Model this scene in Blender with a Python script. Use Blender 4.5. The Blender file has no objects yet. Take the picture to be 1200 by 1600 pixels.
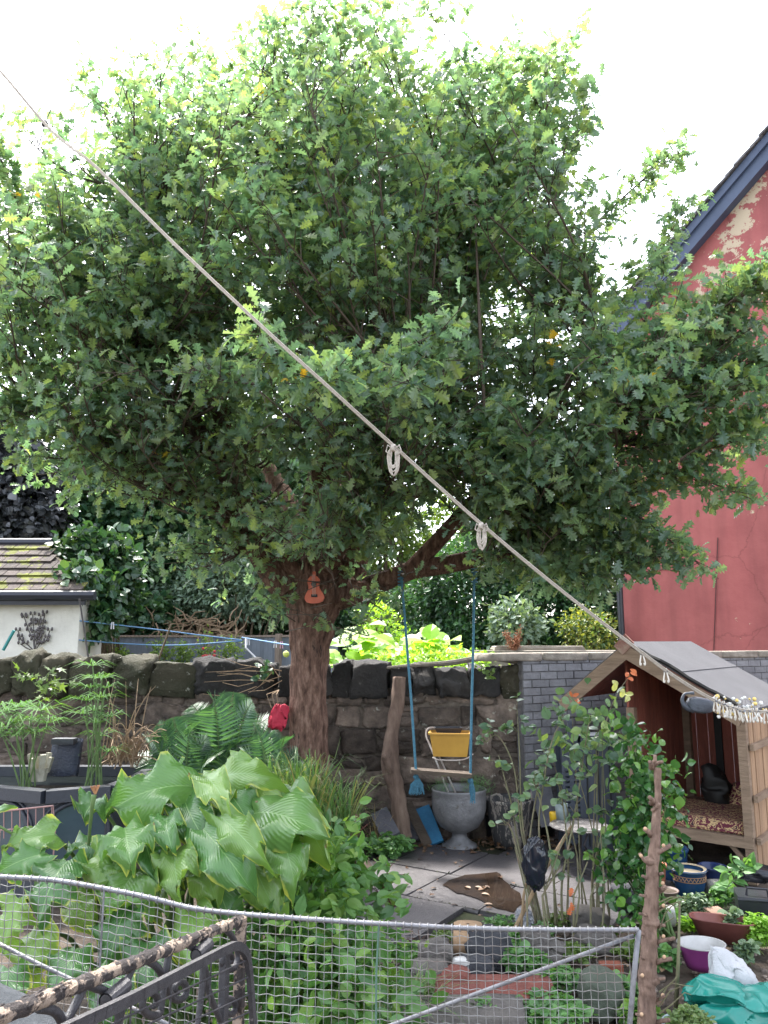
import bpy, math, random
import numpy as np
from mathutils import Vector, Matrix
random.seed(7); RNG = np.random.default_rng(11)
sc = bpy.context.scene
COL = sc.collection
# ---------------------------------------------------------------- camera
CAMH = 1.9; PITCH = math.radians(9.5); F = 1200.0
cp, sp = math.cos(PITCH), math.sin(PITCH)
cam = bpy.data.objects.new("camera", bpy.data.cameras.new("camera")); COL.objects.link(cam)
cam.location = (0, 0, CAMH); cam.rotation_euler = (math.pi/2 + PITCH, 0, 0)
cam.data.sensor_fit = 'VERTICAL'; cam.data.sensor_height = 32; cam.data.lens = 24
cam.data.clip_start = 0.05; cam.data.clip_end = 2000
sc.camera = cam
# ---------------------------------------------------------------- sky, sun, exposure
SUN_EL, SUN_AZ = math.radians(58), math.radians(-28)     # azimuth measured from +Y (view direction) towards +X
w = bpy.data.worlds.new("World"); sc.world = w; w.use_nodes = True
nt = w.node_tree; nt.nodes.clear()
sky = nt.nodes.new('ShaderNodeTexSky'); sky.sky_type = 'NISHITA'; sky.sun_disc = False
sky.sun_elevation = SUN_EL; sky.sun_rotation = SUN_AZ; sky.air_density = 1.0; sky.dust_density = 2.2; sky.ozone_density = 1.0
hs = nt.nodes.new('ShaderNodeHueSaturation'); hs.inputs['Saturation'].default_value = 0.40
bg = nt.nodes.new('ShaderNodeBackground'); bg.inputs['Strength'].default_value = 0.15
wo = nt.nodes.new('ShaderNodeOutputWorld')
nt.links.new(sky.outputs[0], hs.inputs['Color']); nt.links.new(hs.outputs[0], bg.inputs[0]); nt.links.new(bg.outputs[0], wo.inputs[0])
sl = bpy.data.lights.new("sun", 'SUN'); sl.energy = 2.4; sl.angle = math.radians(10); sl.color = (1.0, 0.96, 0.9)
so = bpy.data.objects.new("sun", sl); COL.objects.link(so)
sd = Vector((math.sin(SUN_AZ)*math.cos(SUN_EL), math.cos(SUN_AZ)*math.cos(SUN_EL), math.sin(SUN_EL)))
so.rotation_euler = sd.to_track_quat('Z', 'Y').to_euler(); so.location = (0, 0, 30)
sc.view_settings.view_transform = 'Standard'; sc.view_settings.look = 'None'
sc.view_settings.exposure = 2.6; sc.view_settings.gamma = 1.0; sc.view_settings.use_curve_mapping = False
sc.cycles.max_bounces = 8; sc.cycles.transparent_max_bounces = 8; sc.cycles.transmission_bounces = 6

# ---------------------------------------------------------------- helpers
def V(*a): return Vector(a)
def ray(px, py):
    x = (px-600)/F; y = (800-py)/F
    return Vector((x, cp - y*sp, sp + y*cp))
def P(px, py, Y):
    r = ray(px, py); r = r*(Y/r.y); return Vector((r.x, r.y, r.z + CAMH))
def G(px, py, h=0.0):
    r = ray(px, py); r = r*((h-CAMH)/r.z); return Vector((r.x, r.y, h))
def S(px, py, Y): return (Y/ray(px, py).y)/F            # metres per photo pixel there
def onplane(px, py, o, n):
    r = ray(px, py); c = Vector((0, 0, CAMH)); t = (o-c).dot(n)/r.dot(n); return c + r*t
def rnd(a, b): return random.uniform(a, b)

class MB:
    def __init__(s): s.v = []; s.l = []; s.c = []; s.n = 0; s.uv = []
    def add(s, verts, faces, uv=None):
        verts = np.array([tuple(q) for q in verts], dtype=np.float32).reshape(-1, 3)
        s.v.append(verts)
        s.l.append(np.concatenate([np.array(f, dtype=np.int32) for f in faces]) + s.n)
        s.c.append(np.array([len(f) for f in faces], dtype=np.int32)); s.n += len(verts)
        if uv is not None: s.uv.append(np.array([uv[i] for f in faces for i in f], dtype=np.float32))
    def addnp(s, verts, loops, sizes):
        s.v.append(verts.astype(np.float32)); s.l.append(loops.astype(np.int32) + s.n); s.c.append(sizes.astype(np.int32)); s.n += len(verts)
    def box(s, c, h, R=None):
        c = Vector(c); R = R or Matrix.Identity(3)
        vs = [c + R @ Vector((x*h[0], y*h[1], z*h[2])) for x in (-1, 1) for y in (-1, 1) for z in (-1, 1)]
        s.add(vs, [(0,1,3,2),(4,6,7,5),(0,4,5,1),(2,3,7,6),(0,2,6,4),(1,5,7,3)])
    def beam(s, a, b, wdt, hgt, up=None):
        a = Vector(a); b = Vector(b); d = (b-a); L = d.length; d.normalize()
        up = Vector(up) if up is not None else Vector((0, 0, 1))
        x = d.cross(up)
        if x.length < 1e-4: x = d.cross(Vector((0, 1, 0)))
        x.normalize(); z = x.cross(d)
        R = Matrix((x, d, z)).transposed()
        s.box((a+b)/2, (wdt/2, L/2, hgt/2), R)
    def tube(s, pts, r, n=6, cap=True, closed=False):
        pts = [Vector(p) for p in pts]; m = len(pts)
        rr = r if isinstance(r, (list, tuple)) else [r]*m
        vs = []; fs = []; prev = None
        for i, p in enumerate(pts):
            if closed: d = pts[(i+1) % m] - pts[i-1]
            else: d = pts[min(i+1, m-1)] - pts[max(i-1, 0)]
            if d.length < 1e-9: d = Vector((0, 0, 1))
            d.normalize()
            if prev is None:
                prev = d.orthogonal().normalized()
            prev = (prev - d*prev.dot(d))
            if prev.length < 1e-6: prev = d.orthogonal()
            prev.normalize(); b = d.cross(prev)
            for k in range(n):
                a = 2*math.pi*k/n
                vs.append(p + (prev*math.cos(a) + b*math.sin(a))*rr[i])
        for i in range(m if closed else m-1):
            j = (i+1) % m
            for k in range(n):
                k2 = (k+1) % n
                fs.append((i*n+k, i*n+k2, j*n+k2, j*n+k))
        if cap and not closed:
            fs.append(tuple(range(n-1, -1, -1))); fs.append(tuple((m-1)*n+k for k in range(n)))
        s.add(vs, fs)
    def lathe(s, prof, c, n=24, sx=1, sy=1, rot=0, wob=0, cap0=True):
        c = Vector(c); vs = []; fs = []
        ph = rnd(0, 6)
        for r, z in prof:
            for k in range(n):
                a = 2*math.pi*k/n + rot
                q = 1 + wob*math.sin(3*a+ph)
                vs.append(c + Vector((r*q*math.cos(a)*sx, r*q*math.sin(a)*sy, z)))
        for i in range(len(prof)-1):
            for k in range(n):
                k2 = (k+1) % n
                fs.append((i*n+k, i*n+k2, (i+1)*n+k2, (i+1)*n+k))
        if cap0 and prof[0][0] > 1e-4: fs.append(tuple(range(n-1, -1, -1)))
        s.add(vs, fs)
    def block(s, c, h, R=None, rd=0.35, amp=0.05, nn=4, seed=None):
        """rounded, slightly irregular block of stone"""
        R = R or Matrix.Identity(3); c = Vector(c)
        g = _blockgrid(nn)
        vs0, fs = g
        rs = np.random.default_rng(seed if seed is not None else random.randrange(1 << 30))
        v = vs0.copy()
        ln = np.linalg.norm(v, axis=1, keepdims=True)
        p4 = (np.sum(np.abs(v)**4, axis=1, keepdims=True))**0.25
        vv = v*(1-rd) + (v/ln*1.05)*rd*0.9 + rd*0.1*v/p4
        for _ in range(4):
            k = rs.normal(size=3)*2.2; ph = rs.uniform(0, 6.28); dr = rs.normal(size=3)
            vv = vv + amp*np.sin(v@k+ph)[:, None]*dr[None, :]*0.6
        for _ in range(7 if nn >= 6 else 0):
            k = rs.normal(size=3)*6; ph = rs.uniform(0, 6.28); dr = rs.normal(size=3)
            vv = vv + amp*.22*np.sin(v@k+ph)[:, None]*dr[None, :]
        vv = vv*np.array(h)[None, :]
        vv = vv @ np.array(R).T + np.array(c)[None, :]
        s.addnp(vv, fs[0], fs[1])
    def sphere(s, c, r, n=12, sc3=(1,1,1)):
        prof = []
        m = max(4, n//2)
        vs = []; fs = []
        c = Vector(c)
        for i in range(m+1):
            t = math.pi*i/m
            for k in range(n):
                a = 2*math.pi*k/n
                vs.append(c + Vector((r*math.sin(t)*math.cos(a)*sc3[0], r*math.sin(t)*math.sin(a)*sc3[1], r*math.cos(t)*sc3[2])))
        for i in range(m):
            for k in range(n):
                k2 = (k+1) % n
                fs.append((i*n+k, (i+1)*n+k, (i+1)*n+k2, i*n+k2))
        s.add(vs, fs)
    def build(s, name, mat, parent=None, smooth=False, origin=None):
        me = bpy.data.meshes.new(name)
        v = np.concatenate(s.v); l = np.concatenate(s.l); c = np.concatenate(s.c)
        if parent is not None: org = Vector(WORG[parent.name])
        elif origin is not None: org = Vector(origin)
        else:
            lo = v.min(axis=0); hi = v.max(axis=0); org = Vector(((lo[0]+hi[0])/2, (lo[1]+hi[1])/2, lo[2]))
        v = v - np.array(org, dtype=np.float32)[None, :]
        me.vertices.add(len(v)); me.vertices.foreach_set('co', v.ravel())
        me.loops.add(len(l)); me.loops.foreach_set('vertex_index', l)
        me.polygons.add(len(c))
        st = np.concatenate([[0], np.cumsum(c)[:-1]]).astype(np.int32)
        me.polygons.foreach_set('loop_start', st)
        try: me.polygons.foreach_set('loop_total', c)
        except Exception: pass
        if s.uv:
            ul = me.uv_layers.new(name='UVMap'); ul.data.foreach_set('uv', np.concatenate(s.uv).ravel())
        me.polygons.foreach_set('use_smooth', np.full(len(c), bool(smooth)))
        me.update(calc_edges=True); me.validate()
        me.materials.append(mat)
        o = bpy.data.objects.new(name, me); COL.objects.link(o)
        if parent is not None: o.parent = parent
        else: o.location = org
        WORG[o.name] = tuple(org)
        return o
WORG = {}
_bg = {}
def _blockgrid(nn):
    if nn in _bg: return _bg[nn]
    idx = {}; vs = []; fl = []; fc = []
    def vid(p):
        k = tuple(round(q, 5) for q in p)
        if k not in idx: idx[k] = len(vs); vs.append(k)
        return idx[k]
    for ax in range(3):
        for sg in (-1, 1):
            for i in range(nn):
                for j in range(nn):
                    q = []
                    for (a, b) in ((i, j), (i+1, j), (i+1, j+1), (i, j+1)):
                        p = [0, 0, 0]; p[ax] = sg; p[(ax+1) % 3] = -1+2*a/nn; p[(ax+2) % 3] = -1+2*b/nn
                        q.append(vid(p))
                    if sg < 0: q = q[::-1]
                    fl += q; fc.append(4)
    _bg[nn] = (np.array(vs), (np.array(fl), np.array(fc))); return _bg[nn]

def tag(o, label=None, cat=None, group=None, kind=None):
    if label: o['label'] = label
    if cat: o['category'] = cat
    if group: o['group'] = group
    if kind: o['kind'] = kind
    elif cat: o['kind'] = 'thing'
    return o
def thing(name, label, cat, loc, group=None):
    o = bpy.data.objects.new(name, None); COL.objects.link(o); o.location = loc; o.empty_display_size = 0.1
    WORG[o.name] = tuple(loc)
    return tag(o, label, cat, group)

# ---------------------------------------------------------------- materials
def _nodes(name):
    m = bpy.data.materials.new(name); m.use_nodes = True
    t = m.node_tree; b = t.nodes['Principled BSDF']
    return m, t, b
def ramp(t, stops, interp='LINEAR'):
    r = t.nodes.new('ShaderNodeValToRGB'); e = r.color_ramp; e.interpolation = interp
    while len(e.elements) < len(stops): e.elements.new(0.5)
    for i, (p, c) in enumerate(stops): e.elements[i].position = p; e.elements[i].color = (*c, 1)
    return r
def M(name, c1, c2=None, scale=6, rough=0.75, bump=0.25, bscale=None, metallic=0.0, island=0.0, c3=None, spot=None, spot_scale=3, spot_lo=0.55, spec=0.4, stretch=None, coat=0):
    m, t, b = _nodes(name); N = t.nodes; L = t.links
    tc = N.new('ShaderNodeTexCoord'); src = tc.outputs['Object']
    if stretch:
        mp = N.new('ShaderNodeMapping'); mp.inputs['Scale'].default_value = stretch; L.new(src, mp.inputs[0]); src = mp.outputs[0]
    no = N.new('ShaderNodeTexNoise'); no.inputs['Scale'].default_value = scale; no.inputs['Detail'].default_value = 8; no.inputs['Roughness'].default_value = 0.65
    L.new(src, no.inputs['Vector'])
    c2 = c2 or tuple(q*0.7 for q in c1)
    st = [(0.32, c2), (0.68, c1)] if c3 is None else [(0.3, c2), (0.52, c1), (0.72, c3)]
    rp = ramp(t, st); L.new(no.outputs['Fac'], rp.inputs[0]); col = rp.outputs[0]
    if spot:
        n2 = N.new('ShaderNodeTexNoise'); n2.inputs['Scale'].default_value = spot_scale; n2.inputs['Detail'].default_value = 7; n2.inputs['Roughness'].default_value = 0.7
        L.new(src, n2.inputs['Vector'])
        r2 = ramp(t, [(spot_lo, (0, 0, 0)), (spot_lo+0.05, (1, 1, 1))]); L.new(n2.outputs['Fac'], r2.inputs[0])
        mx = N.new('ShaderNodeMixRGB'); L.new(r2.outputs[0], mx.inputs[0]); L.new(col, mx.inputs[1]); mx.inputs[2].default_value = (*spot, 1); col = mx.outputs[0]
    if island:
        ge = N.new('ShaderNodeNewGeometry'); mr = N.new('ShaderNodeMapRange'); mr.inputs['To Min'].default_value = 1-island; mr.inputs['To Max'].default_value = 1+island
        L.new(ge.outputs['Random Per Island'], mr.inputs['Value'])
        h = N.new('ShaderNodeHueSaturation'); L.new(mr.outputs[0], h.inputs['Value']); L.new(col, h.inputs['Color']); col = h.outputs[0]
    L.new(col, b.inputs['Base Color'])
    b.inputs['Roughness'].default_value = rough; b.inputs['Metallic'].default_value = metallic
    b.inputs['Specular IOR Level'].default_value = spec
    if coat: b.inputs['Coat Weight'].default_value = coat
    if bump:
        nb = N.new('ShaderNodeTexNoise'); nb.inputs['Scale'].default_value = bscale or scale*4; nb.inputs['Detail'].default_value = 9; nb.inputs['Roughness'].default_value = 0.7
        L.new(src, nb.inputs['Vector'])
        bp = N.new('ShaderNodeBump'); bp.inputs['Strength'].default_value = bump; bp.inputs['Distance'].default_value = 0.045
        L.new(nb.outputs['Fac'], bp.inputs['Height']); L.new(bp.outputs[0], b.inputs['Normal'])
    return m
def LM(name, cols, rough=0.45, trans=0.3, tcol=None, spec=0.5, patch=0.25, pscale=1.2):
    """foliage: colour differs leaf by leaf, light passes through"""
    m, t, b = _nodes(name); N = t.nodes; L = t.links
    ge = N.new('ShaderNodeNewGeometry')
    n = len(cols); rp = ramp(t, [(i/(n-1) if n > 1 else 0, c) for i, c in enumerate(cols)])
    L.new(ge.outputs['Random Per Island'], rp.inputs[0]); col = rp.outputs[0]
    if patch:
        tc = N.new('ShaderNodeTexCoord'); no = N.new('ShaderNodeTexNoise'); no.inputs['Scale'].default_value = pscale; no.inputs['Detail'].default_value = 2
        L.new(tc.outputs['Object'], no.inputs['Vector'])
        mr = N.new('ShaderNodeMapRange'); mr.inputs['From Min'].default_value = 0.3; mr.inputs['From Max'].default_value = 0.7
        mr.inputs['To Min'].default_value = 1-patch; mr.inputs['To Max'].default_value = 1+patch
        L.new(no.outputs['Fac'], mr.inputs['Value'])
        h = N.new('ShaderNodeHueSaturation'); L.new(mr.outputs[0], h.inputs['Value']); L.new(col, h.inputs['Color']); col = h.outputs[0]
    L.new(col, b.inputs['Base Color']); b.inputs['Roughness'].default_value = rough; b.inputs['Specular IOR Level'].default_value = spec
    tr = N.new('ShaderNodeBsdfTranslucent')
    h2 = N.new('ShaderNodeMixRGB'); h2.blend_type = 'MULTIPLY'; h2.inputs[0].default_value = 1; L.new(col, h2.inputs[1]); h2.inputs[2].default_value = (*(tcol or (1.9, 1.9, 0.7)), 1)
    L.new(h2.outputs[0], tr.inputs[0])
    mx = N.new('ShaderNodeMixShader'); mx.inputs[0].default_value = trans
    L.new(b.outputs[0], mx.inputs[1]); L.new(tr.outputs[0], mx.inputs[2]); L.new(mx.outputs[0], N['Material Output'].inputs[0])
    return m
# leaf templates: (verts, loops, sizes); x across, y along, z up
def _tmpl(verts, faces):
    return (np.array(verts, dtype=float), np.array([i for f in faces for i in f]), np.array([len(f) for f in faces]))
_half = [(.03,.12),(.19,.24),(.07,.32),(.31,.42),(.10,.52),(.38,.64),(.15,.73),(.28,.87),(.11,.94)]
_ov = [(0,0,0)] + [(x,y,.05*math.sin(y*3)+x*.22) for x,y in _half] + [(0,1,-.06)] + [(-x,y,.05*math.sin(y*3)+x*.22) for x,y in reversed(_half)] + [(0,.5,.05)]
T_OAK = _tmpl(_ov, [tuple(range(0,6))+(20,), (20,5,6,7,8,9,10), (20,10,11,12,13,14,15), (20,15,16,17,18,19,0)])
_h2 = [(.16,.12),(.27,.32),(.26,.55),(.15,.8)]
_o2 = [(0,0,0)] + [(x,y,x*.3) for x,y in _h2] + [(0,1,-.1)] + [(-x,y,x*.3) for x,y in reversed(_h2)] + [(0,.5,.02)]
T_OVATE = _tmpl(_o2, [(0,1,2,10),(10,2,3),(10,3,4,5),(10,5,6,7),(10,7,8),(10,8,9,0)])
T_ROUND = _tmpl([(x*1.5,y,z) for x,y,z in _o2], [(0,1,2,10),(10,2,3),(10,3,4,5),(10,5,6,7),(10,7,8),(10,8,9,0)])
T_SIMPLE = _tmpl([(0,0,0),(.26,.45,.08),(0,1,-.05),(-.26,.45,.08)], [(0,1,2),(0,2,3)])
_mp = []
for k in range(11):
    a = math.radians(-150+30*k)
    r = [.35,.55,.3,.75,.35,1,.35,.75,.3,.55,.35][k]*0.6
    _mp.append((r*math.sin(a), .42+r*math.cos(a)*1.0, -.25*r*r))
T_MAPLE = _tmpl([(0,.3,0)]+_mp, [(0,k+1,k+2) for k in range(10)])
def unit(a): return a/np.maximum(np.linalg.norm(a, axis=1, keepdims=True), 1e-9)
def scatter(mb, T, pos, fwd, nrm, size, wid=None):
    """many leaves at once"""
    tv, tl, ts = T; n = len(pos); k = len(tv)
    y = unit(np.asarray(fwd, float)); z = np.asarray(nrm, float); z = unit(z - y*np.sum(z*y, axis=1, keepdims=True)); x = np.cross(y, z)
    size = np.broadcast_to(np.asarray(size, float), (n,))
    wd = np.ones(n) if wid is None else wid
    v = pos[:, None, :] + size[:, None, None]*((tv[None, :, 0:1]*wd[:, None, None])*x[:, None, :] + tv[None, :, 1:2]*y[:, None, :] + tv[None, :, 2:3]*z[:, None, :])
    l = (tl[None, :] + (np.arange(n)*k)[:, None]).ravel(); s = np.tile(ts, n)
    mb.addnp(v.reshape(-1, 3), l, s)
UP = np.array([0, 0, 1.0])
def leaves_on(mb, T, pts, tang, per, size, spread=0.03, updir=0.8, droop=0.0, jit=0.7, rg=RNG):
    """per leaves at every point of pts, pointing sideways off the tangents"""
    pts = np.repeat(np.asarray(pts, float), per, axis=0); tang = np.repeat(np.asarray(tang, float), per, axis=0); n = len(pts)
    side = rg.normal(size=(n, 3)); side = unit(side - unit(tang)*np.sum(side*unit(tang), axis=1, keepdims=True))
    fw = side + 0.7*unit(tang)*rg.uniform(0, 1.2, (n, 1)) - UP*droop
    nr = UP*updir + rg.normal(size=(n, 3))*jit
    scatter(mb, T, pts + rg.normal(size=(n, 3))*spread, fw, nr, size*rg.uniform(.45, 1.3, n), wid=rg.uniform(.75, 1.2, n))
# ================================================================ SETTING
m_soil = M("soil", (.10,.075,.055), (.035,.028,.022), scale=5, rough=.95, bump=.9, bscale=30, c3=(.16,.13,.10))
def sheet(name, x0, x1, y0, y1, nx, ny, zf, mat):
    mb = MB(); vs = []; fs = []
    for j in range(ny+1):
        for i in range(nx+1):
            x = x0+(x1-x0)*i/nx; y = y0+(y1-y0)*j/ny
            vs.append((x, y, zf(x, y)))
    for j in range(ny):
        for i in range(nx):
            a = j*(nx+1)+i; fs.append((a, a+1, a+nx+2, a+nx+1))
    mb.add(vs, fs); o = mb.build(name, mat, smooth=True); return tag(o, kind='structure')
def soilz(x, y):
    if abs(x) > 7 or y > 8.2 or y < 1: return -0.02
    m = max(0, min(1, (y-6.15)/.6))*max(0, min(1, (.05-x)/.5)); m = m*m*(3-2*m)*.24
    return m - 0.012 + 0.03*math.sin(3.1*x+1.3*y)*math.sin(2.3*y-x) + 0.012*math.sin(11*x)*math.sin(9*y+2*x) - 0.035
sheet('ground', -60, 60, -10, 300, 2, 2, lambda x, y: -0.12, m_soil)
sheet('garden_soil', -6, 6, 1.2, 8.05, 150, 120, soilz, m_soil)

# patio of flagstones
m_flag = M("flagstone", (.080,.074,.078), (.052,.048,.052), scale=3, rough=.42, bump=.35, bscale=25, island=.13, spot=(.036,.033,.036), spot_scale=1.6, spot_lo=.56, spec=.5)
mb = MB(); ang = math.radians(-33); R2 = Matrix.Rotation(ang, 3, 'Z'); o0 = V(0.9, 6.2, 0)
m_joint = M("joint", (.05,.045,.035), (.03,.04,.012), scale=9, rough=1)
def slab(mb, u0, u1, v0, v1, tilt=None):
    cz = V((u0+u1)/2, (v0+v1)/2, 0); c = o0 + R2 @ cz
    T = Matrix.Rotation(rnd(-.006,.006), 3, 'X') @ Matrix.Rotation(rnd(-.006,.006), 3, 'Y')
    mb.block((c.x, c.y, -0.025+rnd(-.004,.004)), ((u1-u0)/2-.006, (v1-v0)/2-.006, .028), R2 @ T, rd=.02, amp=.008, nn=5)
rows = [(-1.75,-1.15),(-1.15,-.4),(-.4,.25),(.25,1.0),(1.0,1.75),(1.75,2.4)]
for k, (v0, v1) in enumerate(rows):
    u = -2.4 + rnd(0,.5)
    while u < 2.6:
        wd = random.choice([.6,.75,.9]); c = o0 + R2 @ V(u+wd/2, (v0+v1)/2, 0)
        if 5.45 < c.y < 7.75 and -0.75 < c.x < 2.25 and not (c.x > 1.75 and c.y < 5.8): slab(mb, u, u+wd, v0, v1)
        u += wd
tag(mb.build('patio', m_flag, smooth=False), kind='structure')
mb = MB(); mb.box((.8, 6.85, -.05), (1.9, 1.15, .02)); tag(mb.build('patio_bed', m_joint), kind='structure')
# moss and grit collecting in the joints
_jm = MB(); _pp = []
for (v0, v1) in rows:
    for k in range(170):
        c = o0 + R2 @ V(rnd(-2.2,2.4), v0+rnd(-.012,.012), 0)
        if 5.5 < c.y < 7.8 and -.7 < c.x < 2.3: _pp.append(tuple(c+V(0,0,.004)))
_pp = np.array(_pp); scatter(_jm, T_SIMPLE, _pp, RNG.normal(size=_pp.shape)*[1,1,.5], RNG.normal(size=_pp.shape)*.4+UP, RNG.uniform(.008,.03,len(_pp)))
tag(_jm.build('moss', M("joint_moss", (.06,.08,.025), (.04,.03,.02), scale=12, rough=1, bump=0)), kind='stuff')
# puddle
mb = MB(); c = G(758, 1392, .009); vs = [c]
cont = [(690,1382),(730,1366),(775,1362),(790,1375),(808,1392),(822,1408),(800,1424),(770,1416),(742,1404),(715,1394)]
pts = [G(x, y, .009) for x, y in cont]
sm = []
for i in range(len(pts)):
    a, b = pts[i], pts[(i+1) % len(pts)]
    for t in (0,.33,.66): sm.append(a.lerp(b, t) + V(rnd(-.02,.02), rnd(-.03,.03), 0))
mb.add([c]+sm, [(0, i+1, (i+1) % len(sm)+1) for i in range(len(sm))])
m_puddle = M("puddle", (.042,.028,.020), (.020,.014,.011), scale=4, rough=.03, bump=0, spec=.5)
tag(mb.build('puddle_water', m_puddle), kind='structure')

# ================================================================ STONE WALL
WY = 7.95
m_stone = M("rubble_stone", (.13,.10,.082), (.034,.029,.024), scale=5, rough=.92, bump=1, bscale=16, island=.6, c3=(.22,.175,.14), spot=(.34,.33,.28), spot_scale=11, spot_lo=.62)
m_cope = M("coping_stone", (.042,.038,.036), (.018,.018,.018), scale=3, rough=.92, bump=.8, bscale=22, island=.4, spot=(.10,.10,.09), spot_scale=13, spot_lo=.63)
m_mossstone = M("mossy_stone", (.055,.048,.032), (.025,.028,.014), scale=3, rough=.95, bump=.8, bscale=25, island=.3, spot=(.20,.20,.17), spot_scale=13, spot_lo=.62)
m_mortar = M("mortar", (.20,.165,.135), (.08,.066,.055), scale=7, rough=1, bump=.8, bscale=30)
xl, xr = -6.2, P(812, 1100, WY).x
def ztop(x): return 1.745 + (x+4)*(-0.022)
wall = thing('stone_wall', 'old dark rubble garden wall with upright coping stones behind the oak trunk', 'wall', (xl, WY, 0))
mb = MB(); mb.box(((xl+xr)/2, WY+.22, .68), ((xr-xl)/2, .18, .74)); mb.build('mortar_core', m_mortar, wall)
mbs = MB(); z = -.05; rows_z = []
while z < 1.36:
    h = rnd(.14,.33)
    if z+h > 1.36: h = 1.38-z
    x = xl
    while x < xr:
        wd = rnd(.14,.56)
        if x+wd > xr-.05: wd = xr-x
        if wd > .04:
            sp2 = random.random() < .42 and h > .19
            for q in ((0,.5),(.5,1)) if sp2 else ((0,1),):
                hh = h*(q[1]-q[0])
                R = Matrix.Rotation(rnd(-.11,.11), 3, 'Y') @ Matrix.Rotation(rnd(-.07,.07), 3, 'Z')
                mbs.block((x+wd/2, WY+.1+rnd(-.02,.03), z+h*q[0]+hh/2+rnd(-.01,.01)), (wd/2*rnd(.9,1.02), .1, hh/2*rnd(.88,1.02)), R, rd=.26, amp=.11, nn=8)
        x += wd
    z += h
mbs.build('stonework', m_stone, wall, smooth=True)
mc, mm, mm2 = MB(), MB(), MB(); x = xl
while x < xr:
    wd = rnd(.2,.36) if x > -1.2 else rnd(.28,.46)
    if x > 1.0: wd = rnd(.16,.26)
    zt = ztop(x)+rnd(-.03,.03); zb = 1.33
    t = mm if x < -2.1 else (mm2 if x > xr-.32 else mc)
    R = Matrix.Rotation(rnd(-.05,.05), 3, 'Y') @ Matrix.Rotation(rnd(-.08,.08), 3, 'Z')
    t.block((x+wd/2, WY+.14, (zt+zb)/2), (wd/2*1.01, .19+rnd(-.02,.03), (zt-zb)/2), R, rd=.26, amp=.12, nn=10)
    x += wd
mc.build('coping', m_cope, wall, smooth=True)
o = mm.build('coping', m_mossstone, wall, smooth=True); o['label'] = 'green mossy coping stones'
if mm2.n: o = mm2.build('coping', m_mossstone, wall, smooth=True); o['label'] = 'bright mossy end coping stone'

# grey painted brick wall with pale coping
m_gbrick = M("grey_painted_brick", (.25,.25,.265), (.155,.155,.17), scale=5, rough=.7, bump=.5, bscale=30, island=.16, spot=(.26,.25,.25), spot_scale=12, spot_lo=.68)
m_gjoint = M("grey_joint", (.20,.19,.19), (.09,.09,.10), scale=14, rough=.95, bump=.6)
m_palecap = M("pale_coping", (.34,.30,.25), (.15,.13,.11), scale=5, rough=.85, bump=.5)
gw = thing('brick_wall', 'grey painted brick garden wall with pale coping beside and behind the playhouse', 'wall', (1.5, 7.8, 0))
ga = V(xr+.02, 7.85, 0); gb = V(6.2, 7.85+.55*(6.2-xr), 0); gdir = (gb-ga).normalized()
GT = 1.70
def brickrun(mb, mj, a, b, z0, z1, bl=.225, bh=.078, dep=.1, batter=0.0):
    d = (b-a); L = d.length; d.normalize(); nrm = V(d.y, -d.x, 0)
    R = Matrix((d, -nrm, V(0,0,1))).transposed()
    mid = (a+b)/2 - nrm*(dep*.5+.012); mj.box((mid.x, mid.y, (z0+z1)/2), (L/2, dep*.5, (z1-z0)/2), R)
    z = z0; k = 0
    while z < z1-.01:
        u = -bl/2*(k % 2)
        while u < L:
            u0 = max(u, 0); u1 = min(u+bl, L)
            if u1-u0 > .03:
                c = a + d*((u0+u1)/2) - nrm*(.045+rnd(-.003,.003))
                mb.block((c.x, c.y, z+bh/2), ((u1-u0)/2-.005, .05, bh/2-.0045), R, rd=.04, amp=.02, nn=2)
            u += bl
        z += bh; k += 1
mb, mj = MB(), MB(); brickrun(mb, mj, ga, gb, -.05, GT-.02)
mb.build('brickwork', m_gbrick, gw); mj.build('mortar_joints', m_gjoint, gw)
mb = MB()
x = -.4
while x < 5.2:
    L = rnd(.5,.8); c = ga + gdir*(x+L/2) + V(-gdir.y, gdir.x, 0)*.13; mb.block((c.x, c.y, GT+.035), (L/2*.99, .16, .04), Matrix.Rotation(math.atan2(gdir.y, gdir.x), 3, 'Z'), rd=.1, amp=.03, nn=4); x += L
mb.build('coping', m_palecap, gw, smooth=True)
# pale ledge beyond the wall, with a step
mb = MB(); a = P(755, 1026, 9.6); b = P(975, 1026, 9.6)
mb.block(((a.x+b.x)/2, 9.65, 1.68), ((b.x-a.x)/2+.1, .2, .10), rd=.1, amp=.02, nn=5)
mb.block(((a.x*.6+b.x*.4), 9.7, 1.80), ((b.x-a.x)*.33, .16, .035), rd=.15, amp=.03, nn=5)
mb.box(((a.x+b.x)/2, 9.7, .8), ((b.x-a.x)/2, .12, .8))
tag(mb.build('garden_ledge', m_palecap, smooth=False), 'low pale stone ledge running just beyond the grey brick wall', 'wall')
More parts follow.
